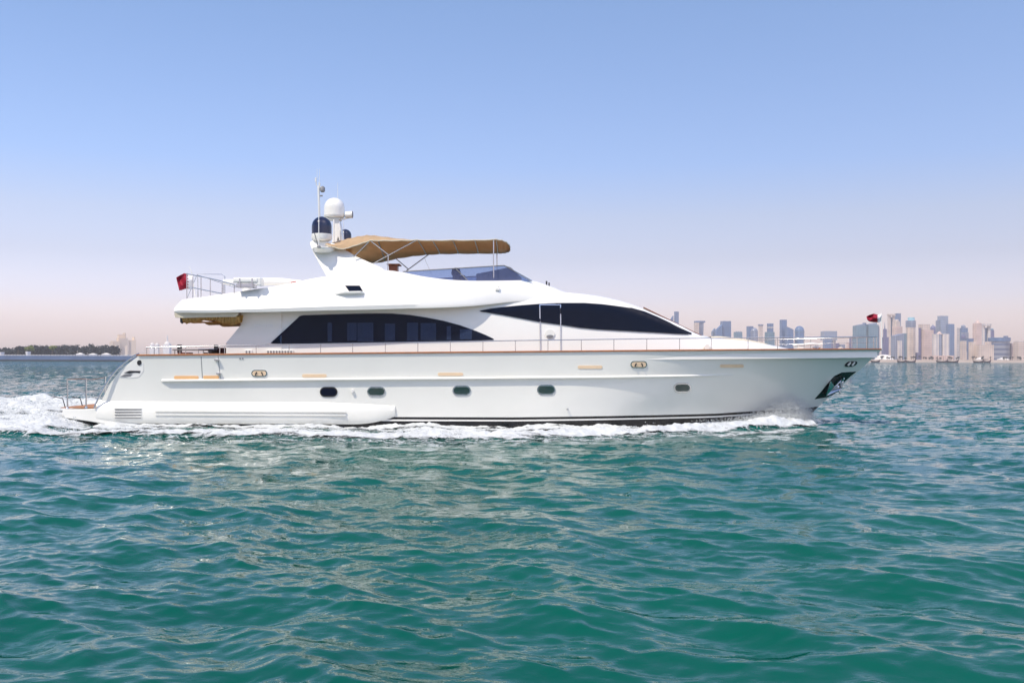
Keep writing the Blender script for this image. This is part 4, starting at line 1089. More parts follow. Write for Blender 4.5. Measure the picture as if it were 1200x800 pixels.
chair(-13.75, YC + 0.9, -1, 'dark deck chair nearest the stern corner of the aft deck')
chair(-12.75, YC + 1.1, 1, 'dark deck chair between the low table and the red sofa')

# ------------------------------------------------------------------ foam and spray
gx = np.arange(-27.0, 12.6, 0.055); gy = np.arange(30.6, 50.5, 0.06)
GX, GY = np.meshgrid(gx, gy, indexing='xy')
hbv = np.array([hullb(x, 0.1) if -15.8 < x < 12 else 0 for x in gx]); hbg = np.tile(hbv, (len(gy), 1))
yc_ = np.interp(GX, BX, BY)
# distance inside the band between crest and hull
edge = yc_ - 0.75 + 1.1 * (fbm(GX * 0.5, GY * 0.1, 3, 31) - 0.5) * np.interp(GX, [-27, 6, 12], [2.4, 1.6, 0.3])
din = GY - edge
side_m = smooth(-0.6, 0.6, din) * smooth(0.5, 0.1, GY - (YC - hbg)) * (GX > -15.9) * (GX < 12.2)
core = np.exp(-((GY - yc_ - 0.25) / 0.55) ** 2)
patch = fbm(GX * 0.35 + 3, GY * 0.9, 4, 41)
dens = side_m * (0.40 + 0.55 * core * np.interp(GX, [-16, -8, -4, 0, 4, 12], [.5, .6, 1, 1, 1, 1.3]) + 0.9 * (patch - 0.45)) + 0.35 * side_m * np.exp(-((GY - (YC - hbg)) / 0.5) ** 2)
lace_out = smooth(1.6, 0.0, np.abs(GY - edge + 0.7)) * 0.30 * (GX < 11)
wake_m = smooth(-15.2, -17.0, GX) * smooth(33.2, 34.6, GY + 0.8 * (fbm(GX * .4, GY * .4, 3, 51) - .5)) * smooth(50.3, 48.0, GY)
wdens = wake_m * (0.62 + 1.3 * (fbm(GX * 0.55, GY * 1.0, 4, 61) - 0.44))
tail = (GX < -15.5) * smooth(1.2, 0.0, np.abs(GY - yc_)) * 0.55
dens = np.maximum(np.maximum(dens, wdens), np.maximum(lace_out, tail))
wx = GX + 0.5 * fbm(GX * 1.5, GY * 1.5, 3, 11); wy = GY + 0.5 * fbm(GX * 1.5 + 40, GY * 1.5, 3, 12)
inside_h = (np.abs(GY - YC) < hbg - 0.25)
cov = dens * (1.15 + 0.5 * smooth(2, 9, GX)); cov[inside_h] = 0
keepq = (cov[:-1, :-1] + cov[1:, :-1] + cov[1:, 1:] + cov[:-1, 1:]) > 0.28
fx_, fy_, fz_ = surface(GX.copy(), GY.copy())
lump = (fbm(GX * 1.6, GY * 2.2, 5, 91) - 0.40) * 0.30 + (fbm(GX * 7, GY * 7, 3, 95) - 0.4) * 0.10
fz_ = fz_ + 0.02 + np.clip(lump, -0.02, 1) * np.clip(dens * 1.3, 0.15, 1.3) + 0.10 * np.interp(GX, [-4, 6, 10, 12], [0, .5, 1.2, .3]) * core * fbm(GX * 3, GY * 3, 3, 97)
foam = sheet('foam', fx_, fy_, fz_, M['foamlace'], keepq, attr=cov)
tag(foam, 'white foam and wake churned up along the yacht hull and astern', 'foam', kind='stuff')
# spray droplets thrown up at the bow and along the crests
rg = np.random.RandomState(3); sv = []; sf_ = []
octv = np.array([(1, 0, 0), (-1, 0, 0), (0, 1, 0), (0, -1, 0), (0, 0, 1), (0, 0, -1)], float)
octf = [(0, 2, 4), (2, 1, 4), (1, 3, 4), (3, 0, 4), (2, 0, 5), (1, 2, 5), (3, 1, 5), (0, 3, 5)]
def drop(p, s):
    o = len(sv)
    for v in octv: sv.append((p[0] + v[0] * s * rg.uniform(.6, 1.4), p[1] + v[1] * s, p[2] + v[2] * s * rg.uniform(.6, 1.6)))
    sf_.extend([tuple(i + o for i in f) for f in octf])
for k in range(34000):
    X = 12.1 - abs(rg.normal(0, 1.5)) ; X = max(X, 7.2)
    y0 = YC - hullb(X, 0.2); yb_ = float(np.interp(X, BX, BY))
    t = rg.beta(1.2, 1.6); y = y0 + (yb_ - y0) * t - 0.05
    top_ = 1.25 * math.exp(-((X - 11.0) / 1.2) ** 2) + 0.30
    z = 0.1 + top_ * rg.beta(1.2, 1.7) * (1 - 0.45 * t)
    drop((X + 0.15 * rg.normal(), y, z), rg.uniform(0.004, 0.012) * (1.3 if z < 0.5 else 0.9))
for k in range(6000):
    X = rg.uniform(-26, 10.5); yb_ = float(np.interp(X, BX, BY)) + rg.normal(0.2, 0.35)
    if fbm(np.array([X * .8]), np.array([3.0]), 3, 5)[0] < 0.5: continue
    drop((X, yb_, float(np.interp(X, BX, BH)) + abs(rg.normal(0.0, 0.09))), rg.uniform(0.006, 0.02))
for k in range(5000):
    X = rg.uniform(-26, -16.3); y = rg.uniform(37, 48)
    z = float(hull_bumps(np.array([X]), np.array([y]))[0]) + abs(rg.normal(0, 0.12)); drop((X, y, z), rg.uniform(0.008, 0.028))
me = bpy.data.meshes.new('spray'); me.from_pydata(sv, [], sf_); me.materials.append(M['foam']); so_ = bpy.data.objects.new('spray', me); C.objects.link(so_)
tag(so_, 'fine white spray droplets thrown up at the bow and wake', 'spray', kind='stuff')

# ------------------------------------------------------------------ far shores
M['sand'] = mat('sand', (0.42, 0.33, 0.26), 0.9, var=0.15, vscale=0.02)
M['quay'] = mat('haze_tinted_quay', (0.11, 0.17, 0.30), 0.8, var=0.2, vscale=0.08)  # bluish cast of haze and shade put into the base colour
M['quaydark'] = mat('wet_quay_foot', (0.03, 0.035, 0.04), 0.7, var=0.2, vscale=0.08)
def land(name, pts, zt, zb, material, slope_=0):
    mb = MB(); n = len(pts)
    vs = [(x, y, zb) for x, y in pts] + [(x, y + slope_, zt) for x, y in pts]
    mb.add(vs, [tuple(range(n))[::-1], tuple(range(n, 2 * n))] + [(i, (i + 1) % n, (i + 1) % n + n, i + n) for i in range(n)])
    return tag(mb.build(name, material), kind='structure')
def gx_(px, Y): return (px - 600) / F * Y
land('sand_shore', [(gx_(770, 1500), 1500), (gx_(1500, 1500), 1500), (gx_(1700, 3600), 3600), (gx_(760, 3600), 3600)], 4.2, -0.5, M['sand'], 45)
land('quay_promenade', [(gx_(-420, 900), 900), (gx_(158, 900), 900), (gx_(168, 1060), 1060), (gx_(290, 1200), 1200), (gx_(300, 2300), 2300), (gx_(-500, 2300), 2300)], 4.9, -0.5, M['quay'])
land('quay_foot', [(gx_(-420, 898.6), 898.6), (gx_(158.2, 898.6), 898.6), (gx_(158.2, 899.8), 899.8), (gx_(-420, 899.8), 899.8)], 1.2, -0.5, M['quaydark'])

# facade material: floors and bays from object coordinates
def facade(name, wall, glass, fh=4.0, bay=6.0, gr=0.5, rough=0.35, vert=True):
    m = bpy.data.materials.new(name); m.use_nodes = True; n = m.node_tree; L = n.links; p = n.nodes['Principled BSDF']
    t = n.nodes.new('ShaderNodeTexCoord'); s = n.nodes.new('ShaderNodeSeparateXYZ'); L.new(t.outputs['Object'], s.inputs[0])
    def stripes(src, per, frac):
        a = n.nodes.new('ShaderNodeMath'); a.operation = 'DIVIDE'; L.new(src, a.inputs[0]); a.inputs[1].default_value = per
        f = n.nodes.new('ShaderNodeMath'); f.operation = 'FRACT'; L.new(a.outputs[0], f.inputs[0])
        g = n.nodes.new('ShaderNodeMath'); g.operation = 'LESS_THAN'; L.new(f.outputs[0], g.inputs[0]); g.inputs[1].default_value = frac
        return g.outputs[0]
    z = stripes(s.outputs['Z'], fh, gr)
    ad = n.nodes.new('ShaderNodeMath'); ad.operation = 'ADD'; L.new(s.outputs['X'], ad.inputs[0]); L.new(s.outputs['Y'], ad.inputs[1])
    x = stripes(ad.outputs[0], bay, 0.6)
    mm = n.nodes.new('ShaderNodeMath'); mm.operation = 'MULTIPLY' if vert else 'MAXIMUM'; L.new(z, mm.inputs[0])
    if vert: L.new(x, mm.inputs[1])
    nz = n.nodes.new('ShaderNodeTexNoise'); nz.inputs['Scale'].default_value = 0.06; L.new(t.outputs['Object'], nz.inputs['Vector'])
    mx = n.nodes.new('ShaderNodeMix'); mx.data_type = 'RGBA'; L.new(mm.outputs[0], mx.inputs[0]); mx.inputs[6].default_value = (*wall, 1); mx.inputs[7].default_value = (*glass, 1)
    mv = n.nodes.new('ShaderNodeMix'); mv.data_type = 'RGBA'; mv.blend_type = 'MULTIPLY'; mv.inputs[0].default_value = 0.5; L.new(mx.outputs[2], mv.inputs[6]); L.new(nz.outputs[0], mv.inputs[7])
    L.new(mv.outputs[2], p.inputs['Base Color']); p.inputs['Roughness'].default_value = rough
    return m
FM = {
 'beige': facade('beige_stone_facade', (0.84, 0.68, 0.56), (0.50, 0.43, 0.42), 3.6, 4.2, .5),
 'pink': facade('pink_stone_facade', (0.84, 0.62, 0.52), (0.55, 0.42, 0.41), 3.6, 3.8, .5),
 'white': facade('white_stone_facade', (0.85, 0.76, 0.68), (0.48, 0.46, 0.52), 3.6, 7.0, .55),
 'blue': facade('blue_glass_facade', (0.14, 0.24, 0.42), (0.07, 0.15, 0.33), 4.2, 6.0, .6, 0.2),
 'teal': facade('teal_glass_facade', (0.20, 0.32, 0.40), (0.10, 0.22, 0.32), 4.2, 6.0, .6, 0.2),
 'grey': facade('grey_blue_facade', (0.32, 0.36, 0.46), (0.15, 0.19, 0.30), 4.2, 5.0, .6, 0.3),
 'pale': facade('pale_blue_facade', (0.40, 0.46, 0.56), (0.24, 0.31, 0.44), 4.0, 6.0, .6, 0.25, False),
 'banded': facade('banded_office_facade', (0.55, 0.55, 0.58), (0.12, 0.16, 0.28), 9.0, 6.0, .45, 0.3, False),
 'violet': facade('violet_glass_facade', (0.16, 0.15, 0.30), (0.09, 0.10, 0.25), 4.2, 6.0, .6, 0.25),
 'crown': mat('pale_teal_crown', (0.35, 0.60, 0.68), 0.3, var=0.1, vscale=.05),
}
ZL = 4.2
def ring(cx, cy, a, bb, n, rot=0): return [(cx + a * math.cos(2 * math.pi * k / n + rot), cy + bb * math.sin(2 * math.pi * k / n + rot)) for k in range(n)]
def shaft(mb, x0, x1, y0, y1, Y, kind, depth=None, rot=0.35, slant=0):
    """one volume between pixel columns x0..x1 and rows y0 (top)..y1 (base) at distance Y"""
    a = gx_(x0, Y); c = gx_(x1, Y); cx = (a + c) / 2; wd = c - a
    xm = (x0 + x1) / 2; zt = P(xm, y0, Y).z; zb = ZL - 1 if y1 is None else P(xm, y1, Y).z
    if kind == 'box':
        d = depth or wd * 0.8; rt = rot
        # shrink so that the turned box spans the wanted width
        wx = wd / (abs(math.cos(rt)) + 0.8 * abs(math.sin(rt))); dy = wx * 0.8 if depth is None else depth
        vs = []
        for (i, j) in ((-1, -1), (1, -1), (1, 1), (-1, 1)):
            vs.append((cx + i * wx / 2 * math.cos(rt) - j * dy / 2 * math.sin(rt), Y + i * wx / 2 * math.sin(rt) + j * dy / 2 * math.cos(rt)))
        sl = (slant, 0, 0, slant) if slant > 0 else (0, -slant, -slant, 0)
        mb.add([(x, y, zb) for x, y in vs] + [(x, y, zt - s_) for (x, y), s_ in zip(vs, sl)], [(3, 2, 1, 0), (4, 5, 6, 7), (0, 1, 5, 4), (1, 2, 6, 5), (2, 3, 7, 6), (3, 0, 4, 7)])
    elif kind == 'cyl':
        n = 24; R1 = ring(cx, Y, wd / 2, wd / 2, n)
        mb.add([(x, y, zb) for x, y in R1] + [(x, y, zt) for x, y in R1], [tuple(range(n))[::-1], tuple(range(n, 2 * n))] + [(i, (i + 1) % n, (i + 1) % n + n, i + n) for i in range(n)])
    elif kind == 'dome':     # shaft with rounded top
        n = 20; h = min(wd * 0.55, (zt - zb) * 0.5); pr_ = [(wd / 2, zb), (wd / 2, zt - h)] + [(wd / 2 * math.cos(q), zt - h + h * math.sin(q)) for q in np.linspace(.25, 1.5, 6)]
        mb.lathe((cx, Y, 0), pr_, n)
    elif kind == 'flare':    # widening upwards
        n = 4; v1 = ring(cx, Y, wd * .46, wd * .46, 4, .9); v2 = ring(cx, Y, wd * .64, wd * .64, 4, .9)
        mb.add([(x, y, zb) for x, y in v1] + [(x, y, zt) for x, y in v2], [(3, 2, 1, 0), (4, 5, 6, 7), (0, 1, 5, 4), (1, 2, 6, 5), (2, 3, 7, 6), (3, 0, 4, 7)])
    elif kind == 'taper':
        v1 = ring(cx, Y, wd * .70, wd * .70, 4, .5); v2 = ring(cx, Y, wd * .32, wd * .32, 4, .5)
        mb.add([(x, y, zb) for x, y in v1] + [(x, y, zt) for x, y in v2], [(3, 2, 1, 0), (4, 5, 6, 7), (0, 1, 5, 4), (1, 2, 6, 5), (2, 3, 7, 6), (3, 0, 4, 7)])
    elif kind == 'spire':
        v1 = ring(cx, Y, wd * .62, wd * .62, 4, .5)
        mb.add([(x, y, zb) for x, y in v1] + [(cx, Y, zt)], [(3, 2, 1, 0), (0, 1, 4), (1, 2, 4), (2, 3, 4), (3, 0, 4)])
    elif kind == 'sail':     # curved sail like slab
        n = 10; vs = []; 
        for k in range(n + 1):
            t = k / n; z = zb + (zt - zb) * t; xl = a + wd * 0.42 * (1 - t) ** 1.5; xr = c - wd * 0.30 * (1 - t)
            vs += [(xl, Y - 6, z), (xr, Y + 4, z), (xr, Y + 24, z), (xl, Y + 20, z)]
        fs = []
        for k in range(n):
            for q in range(4): fs.append((k * 4 + q, k * 4 + (q + 1) % 4, (k + 1) * 4 + (q + 1) % 4, (k + 1) * 4 + q))
        fs.append((n * 4, n * 4 + 1, n * 4 + 2, n * 4 + 3)); mb.add(vs, fs)
    return cx, zt
def tower(name, label, parts, Y, cat='skyscraper'):
    """parts: (part name, kind, x0, x1, ytop, ybase, material, opts)"""
    xm = (min(p[2] for p in parts) + max(p[3] for p in parts)) / 2
    org = (gx_(xm, Y), Y, ZL)
    if len(parts) == 1:
        pn, kd, x0, x1, yt, yb_, mk, op = parts[0]; mb = MB(); shaft(mb, x0, x1, yt, yb_, Y, kd, **op)
        return tag(mb.build(name, FM[mk], origin=org, smooth=30), label, cat, 'towers of the far skyline')
    t = thing(name, org, label, cat, 'towers of the far skyline')
    for (pn, kd, x0, x1, yt, yb_, mk, op) in parts:
        op = dict(op); dY = op.pop('dy', 0); mb = MB(); shaft(mb, x0, x1, yt, yb_, Y + dY, kd, **op); mb.build(pn, FM[mk], t, smooth=30)
    return t
N_ = None
tower('office_tower', 'pair of slim blue glass blades just above the sloping wheelhouse roof', [('tower_shaft', 'box', 785.5, 789, 370, N_, 'blue', {'slant': 9}), ('tower_shaft', 'box', 790, 795.2, 365, N_, 'blue', {})], 2700)
tower('office_tower', 'beige and blue tower flaring towards its top, nearest the wheelhouse', [('tower_shaft', 'flare', 817, 824, 377.5, N_, 'grey', {}), ('side_slab', 'flare', 813.5, 819, 377.8, N_, 'beige', {'dy': -12}), ('roof_slab', 'box', 813.5, 826, 376, 378, 'blue', {})], 2300)
tower('office_tower', 'wide blue slab with a lower wedge roofed wing on its left', [('tower_shaft', 'box', 844.5, 856, 376.2, N_, 'blue', {'rot': .2}), ('wing', 'box', 837, 846, 380, N_, 'blue', {'slant': 16, 'rot': .1, 'dy': -10}), ('low_wing', 'box', 833.5, 838, 384.5, N_, 'pale', {'slant': 8})], 2300)
tower('office_block', 'low teal glass block with pale roof beside the wide blue slab', [('block', 'box', 860, 869.5, 389, N_, 'teal', {}), ('roof_box', 'box', 862, 869, 388, 389, 'white', {})], 2100, 'building')
tower('office_tower', 'blue slab tower with an egg shaped cream building against it', [('tower_shaft', 'box', 875, 882.5, 382.3, N_, 'blue', {}), ('rounded_front', 'dome', 879.5, 888, 384, N_, 'grey', {'dy': -25})], 2200)
tower('office_tower', 'thin beige slab tower with a grey canopy roof', [('tower_shaft', 'box', 889, 893.8, 381.6, N_, 'beige', {}), ('roof_canopy', 'box', 888.3, 894.3, 380, 381.6, 'grey', {})], 2400)
tower('office_tower', 'teal tower with broad shoulders and a narrow glazed top', [('tower_shaft', 'box', 896.5, 907.2, 389, N_, 'teal', {}), ('tower_top', 'box', 899, 906, 379, 389, 'blue', {}), ('band', 'box', 898.8, 906.2, 383, 384.3, 'white', {})], 2200)
tower('office_tower', 'tallest blue slab above the foredeck with a lower rounded half', [('tower_shaft', 'box', 914, 921.5, 374.6, N_, 'blue', {'rot': .2}), ('lower_half', 'box', 920, 929.4, 383, N_, 'blue', {'rot': .3, 'slant': -6, 'dy': -15})], 2250)
tower('office_tower', 'blue tower with a domed top standing alone above the bow rail', [('tower_shaft', 'dome', 931.2, 942.2, 381.8, N_, 'blue', {}), ('lower_ring', 'cyl', 930.8, 942.6, 388.5, 389.3, 'teal', {})], 2250)
tower('gate_building', 'pale blue gateway building with dark legs and bridging top', [('bridge_block', 'box', 963.2, 979.2, 388, 398.5, 'pale', {'rot': .08}), ('leg_block', 'box', 965, 973.6, 398.5, N_, 'blue', {'rot': .08, 'dy': -8}), ('leg_block', 'box', 975, 979, 398.5, N_, 'blue', {'rot': .08})], 2500, 'building')
tower('low_building', 'low violet blocks between the gateway building and the twin towers', [('block', 'box', 974.5, 983, 402, N_, 'violet', {}), ('block', 'box', 983, 990, 403.4, N_, 'grey', {}), ('dome', 'dome', 981.5, 988.5, 406, N_, 'beige', {'dy': -40})], 2400, 'building')
tower('low_building', 'narrow pink block left of the twin glass towers', [('block', 'box', 992, 995, 401, N_, 'pink', {}), ('block', 'box', 995.5, 1000, 396, N_, 'violet', {})], 2300, 'building')
tower('glass_tower', 'left one of the twin pale teal towers with a tilted crown', [('tower_shaft', 'box', 1000.5, 1014, 381.6, N_, 'teal', {'rot': .12}), ('side_fin', 'box', 1011, 1014.6, 378.2, N_, 'blue', {'rot': .1}), ('crown', 'box', 1002.5, 1012.5, 379.4, 381.6, 'pale', {'slant': 3, 'rot': .12})], 2100)
tower('glass_tower', 'right one of the twin pale teal towers under the bow flag', [('tower_shaft', 'box', 1014.8, 1028, 380.6, N_, 'teal', {'rot': .12}), ('side_fin', 'box', 1026, 1030, 382, N_, 'violet', {'rot': .1}), ('crown', 'box', 1016, 1026.5, 378, 380.6, 'pale', {'slant': 3, 'rot': .12})], 2100)
tower('lattice_tower', 'violet tower with a thin broken lattice top right of the bow', [('tower_shaft', 'box', 1033.5, 1041, 395, N_, 'violet', {}), ('upper_shaft', 'box', 1035, 1039, 385.5, 395, 'violet', {}), ('lattice', 'spire', 1035.8, 1037.6, 376, 385.5, 'grey', {})], 2300)
tower('office_tower', 'tall cream portal tower with a blue stripe down its middle', [('left_pier', 'box', 1040.2, 1043.4, 368.5, N_, 'beige', {'rot': .1}), ('blue_strip', 'box', 1043.2, 1045.8, 371.5, N_, 'blue', {'rot': .05, 'dy': 8}), ('right_pier', 'box', 1045.8, 1048.4, 368.5, N_, 'beige', {'rot': .1}), ('lintel', 'box', 1040.2, 1048.4, 368, 370, 'beige', {'rot': .1})], 2500)
tower('office_tower', 'dark blue tower topped by a block behind the stepped beige tower', [('tower_shaft', 'box', 1048.6, 1055.2, 367.2, N_, 'blue', {})], 2600)
tower('office_tower', 'stepped beige and violet tower with gabled top', [('tower_shaft', 'box', 1046, 1056.8, 382.5, N_, 'pink', {}), ('upper_step', 'box', 1047.6, 1054.4, 376.5, 382.5, 'beige', {}), ('top_step', 'dome', 1048.6, 1053, 374.2, 376.5, 'beige', {})], 2350)
tower('office_tower', 'plain grey blue slab standing in front, with a low white frame at its foot', [('slab', 'box', 1045, 1058.2, 391, N_, 'grey', {'rot': .25, 'slant': 4}), ('white_frame', 'box', 1051.8, 1056.4, 399.2, N_, 'white', {'rot': .1, 'dy': -25})], 1900)
tower('office_tower', 'teal slab tower squeezed between the grey slab and the round crowned tower', [('slab', 'box', 1057.2, 1062.2, 390.6, N_, 'teal', {'rot': .15})], 2000)
tower('office_tower', 'round beige tower with a pale teal crown', [('tower_shaft', 'cyl', 1061.8, 1072.4, 383.5, N_, 'beige', {}), ('neck', 'cyl', 1061.4, 1072.8, 375.6, 383.5, 'grey', {}), ('crown', 'cyl', 1063.8, 1071.6, 371.8, 375.6, 'crown', {})], 2000)
tower('low_building', 'small violet block at the foot of the pink tower', [('block', 'box', 1072.6, 1077, 413, N_, 'violet', {})], 2000, 'building')
tower('office_tower', 'broad pink tower with stepped crown and dark left edge', [('dark_edge', 'box', 1076.6, 1079.2, 384, N_, 'violet', {'rot': .1}), ('tower_shaft', 'box', 1079, 1092.5, 386.6, N_, 'pink', {'rot': .2}), ('crown', 'box', 1077.2, 1088.6, 380, 386.6, 'beige', {'rot': .2, 'dy': 4})], 1950)
tower('office_tower', 'dusky blue tower with a pointed dome behind the pink tower', [('tower_shaft', 'dome', 1090.2, 1096.4, 381.4, N_, 'violet', {}), ('finial', 'spire', 1092, 1094.2, 379, 383, 'grey', {})], 2400)
tower('office_tower', 'tall pale blue stepped tower, the highest of the right hand group', [('tower_shaft', 'box', 1099.6, 1109.8, 370.2, N_, 'pale', {'rot': .15}), ('lower_step', 'box', 1096.8, 1101, 375.4, N_, 'grey', {'rot': .15})], 2300)
tower('office_tower', 'deep blue slab right of the tall pale stepped tower', [('slab', 'box', 1109.4, 1117.2, 379.6, N_, 'blue', {'rot': .1})], 2250)
tower('office_tower', 'white columned building with a pink gabled centre behind the brown boats', [('left_wing', 'box', 1093.2, 1100, 391.5, N_, 'white', {'rot': .05}), ('centre', 'spire', 1097, 1104, 387.6, 391.5, 'pink', {}), ('centre_strip', 'box', 1099.6, 1103.2, 391, N_, 'grey', {'rot': .05, 'dy': -2}), ('right_wing', 'box', 1103, 1111.2, 391.3, N_, 'white', {'rot': .05}), ('podium', 'box', 1090, 1114, 416.5, N_, 'pink', {'rot': .03, 'dy': -10})], 1800)
tower('office_tower', 'blue tower with a thin white left edge and a small round cap', [('white_edge', 'box', 1121.6, 1124.2, 384, N_, 'white', {'rot': .1}), ('tower_shaft', 'box', 1124, 1133, 384.2, N_, 'blue', {'rot': .15}), ('cap', 'dome', 1126.2, 1131.4, 380.6, 384.2, 'grey', {})], 2300)
tower('office_tower', 'grey tower with a ball shaped glazed front below the blue capped tower', [('tower_shaft', 'box', 1126.6, 1134.5, 389.4, N_, 'grey', {}), ('ball_front', 'dome', 1126, 1131.6, 392, 400, 'violet', {'dy': -18})], 2150)
tower('low_building', 'narrow beige block left of the blue sail shaped building', [('block', 'box', 1125.6, 1132, 399.5, N_, 'beige', {'rot': .2})], 1850, 'building')
tower('sail_building', 'deep blue sail shaped building with a white swooping edge', [('sail', 'sail', 1130.8, 1142.4, 396.6, N_, 'blue', {}), ('white_edge', 'box', 1131, 1133, 412, N_, 'white', {'rot': .1, 'dy': -12})], 1900, 'building')
tower('office_tower', 'tall pink tower with a pointed roof', [('tower_shaft', 'box', 1140.4, 1149.6, 378.6, N_, 'pink', {'rot': .3}), ('pointed_roof', 'spire', 1141.6, 1148.6, 374, 378.6, 'pink', {})], 2100)
tower('office_tower', 'cream portal building with a blue inset right of the pointed pink tower', [('left_pier', 'box', 1148, 1153.4, 379.6, N_, 'white', {'rot': .1}), ('inset', 'box', 1152.6, 1157.6, 384, N_, 'blue', {'rot': .05, 'dy': 6}), ('right_pier', 'box', 1157.2, 1160.4, 379.4, N_, 'white', {'rot': .1}), ('lintel', 'box', 1150, 1160.4, 379, 382, 'white', {'rot': .1})], 2150)
tower('office_tower', 'slim blue tower with a bulb top left of the glass drum', [('tower_shaft', 'cyl', 1160.2, 1164.8, 387, N_, 'violet', {}), ('bulb', 'dome', 1160.4, 1164.2, 384.6, 387, 'teal', {})], 2250)
tower('apartment_block', 'long low beige terrace block in front of the pink and cream towers', [('main_block', 'box', 1141, 1160, 404, N_, 'beige', {'rot': .08, 'depth': 30}), ('left_block', 'box', 1135.8, 1142.6, 400.6, N_, 'beige', {'rot': .2}), ('right_block', 'box', 1154.6, 1161, 400.2, N_, 'beige', {'rot': .2, 'dy': 10})], 1780, 'building')
tower('drum_building', 'wide round banded glass building with an overhanging flat roof ring', [('drum', 'cyl', 1160, 1182.2, 399.8, N_, 'banded', {}), ('roof_ring', 'cyl', 1158.6, 1183.2, 395.6, 399.8, 'blue', {}), ('roof_plant', 'box', 1176, 1181, 393.4, 395.6, 'grey', {})], 1850, 'building')
tower('apartment_block', 'narrow pink block between the glass drum and the frame edge', [('block', 'box', 1183.4, 1188.8, 402, N_, 'pink', {'rot': .15})], 1850, 'building')
tower('apartment_block', 'sunlit orange beige block at the right edge of the photo', [('block', 'box', 1189.6, 1203, 400.4, N_, 'beige', {'rot': .1}), ('roof_row', 'box', 1191, 1202, 399.4, 400.4, 'white', {'rot': .1})], 1820, 'building')

# small beach front structures
FM['tent'] = mat('white_tent_fabric', (0.75, 0.70, 0.64), 0.8, var=.05, vscale=.2)
mb = MB(); q = P(1036, 421.8, 1620); mb.lathe((q.x, q.y, ZL - .6), [(15.5, 0), (13.5, 3.2), (10, 6.8), (6, 8.4), (.5, 9.0)], 20)
tag(mb.build('tent_pavilion', FM['tent'], origin=(q.x, q.y, ZL), smooth=40), 'cream mound shaped pavilion on the sand just right of the bow', 'pavilion')
for (px, wd, lb) in ((1148.5, 7, 'white peaked tent on the beach before the long beige terrace block'), (1176, 10, 'white peaked tent on the beach before the round glass drum')):
    mb = MB(); x = gx_(px, 1650); w2 = wd / F * 1650 / 2
    mb.add([(x - w2, 1645, ZL), (x + w2, 1645, ZL), (x + w2, 1658, ZL), (x - w2, 1658, ZL), (x - w2, 1645, ZL + 1.5), (x + w2, 1645, ZL + 1.5), (x + w2, 1658, ZL + 1.5), (x - w2, 1658, ZL + 1.5), (x, 1651, ZL + 4.6)],
           [(0, 1, 5, 4), (1, 2, 6, 5), (2, 3, 7, 6), (3, 0, 4, 7), (4, 5, 8), (5, 6, 8), (6, 7, 8), (7, 4, 8)])
    tag(mb.build('beach_tent', FM['tent'], origin=(x, 1650, ZL)), lb, 'tent', 'tents on the beach')
# palms and shrubs along the beach as one far planting
M['leaf'] = mat('far_leaf', (0.010, 0.020, 0.022), 0.8, var=.3, vscale=.3)
M['bark'] = mat('far_bark', (0.12, 0.09, 0.06), 0.9, var=.2, vscale=.5)
rg = np.random.RandomState(8)
def leaf_clump(mb, c, R_, n, flat=0.7, size=0.5):
    for k in range(n):
        d = rg.normal(size=3); d /= np.linalg.norm(d); rr = R_ * rg.uniform(.45, 1.05)
        p = np.array(c) + d * rr * np.array([1, 1, flat]); a = rg.normal(size=3); a /= np.linalg.norm(a); bq = np.cross(a, d); bq /= (np.linalg.norm(bq) + 1e-6); s = size * rg.uniform(.6, 1.4)
        mb.add([p - a * s, p + bq * s, p + a * s, p - bq * s * .8], [(0, 1, 2, 3)])
mb = MB()
for k in range(60):
    px = 1018 + 200 * rg.rand(); Y = 1560 + 60 * rg.rand(); x = gx_(px, Y); h = rg.uniform(2.5, 5.0)
    mb.box((x, Y, ZL + h / 2 - .3), (0.5, 0.5, h)); leaf_clump(mb, (x, Y, ZL + h), 1.8, 16, .6, 1.0)
tag(mb.build('shore_planting', M['leaf'], fixn=False), 'thin line of distant palms and shrubs along the sandy beach', 'planting', kind='stuff')

# wooden dhows moored along the sand
M['dhow'] = mat('dark_dhow_wood', (0.12, 0.055, 0.045), 0.6, var=.2, vscale=.3); M['dhowtop'] = mat('dhow_cabin_paint', (0.45, 0.33, 0.28), 0.6, var=.1, vscale=.3)
def dhow(px0, px1, label, high=True, Y=1480):
    x0, x1 = gx_(px0, Y), gx_(px1, Y); L_ = x1 - x0; cx = (x0 + x1) / 2
    t = thing('dhow', (cx, Y, 0), label, 'boat', 'dhows moored off the beach')
    rows = []
    for k in range(13):
        s = k / 12; x = x0 + L_ * s; bw = 3.0 * math.sin(math.pi * min(max(s * .92 + .05, 0), 1)) ** .6
        sheer = 1.9 + (2.6 * ((s - .5) * 2) ** 2.4 if s > .5 else 1.1 * ((.5 - s) * 2) ** 1.5)
        rows.append([(x, Y - bw, sheer), (x + (0.5 - s) * 2, Y - bw * .7, .5), (x + (.5 - s) * 5, Y, -.5), (x + (0.5 - s) * 2, Y + bw * .7, .5), (x, Y + bw, sheer)])
    mb = MB(); mb.grid(rows, closed=True); mb.build('hull', M['dhow'], t, smooth=40)
    if high:
        mb = MB(); mb.box((x0 + L_ * .24, Y, 4.3), (L_ * .3, 4.5, 2.6)); mb.box((x0 + L_ * .22, Y, 5.8), (L_ * .38, 5.0, .3)); mb.build('cabin', M['dhowtop'], t)
        mb = MB(); mb.tube([(x0 + L_ * .58, Y, 1), (x0 + L_ * .61, Y, 9.5)], .16, 6); mb.build('mast', M['dhow'], t)
    return t
dhow(1020, 1031.5, 'small dhow hidden closest behind the yacht bow', False)
dhow(1051, 1062, 'pale decked dhow left of the low dark boat, below the grey slab', True)
dhow(1061, 1073.5, 'low dark boat below the round crowned tower', False)
dhow(1097, 1111, 'brown dhow with cabin below the white columned building', True)
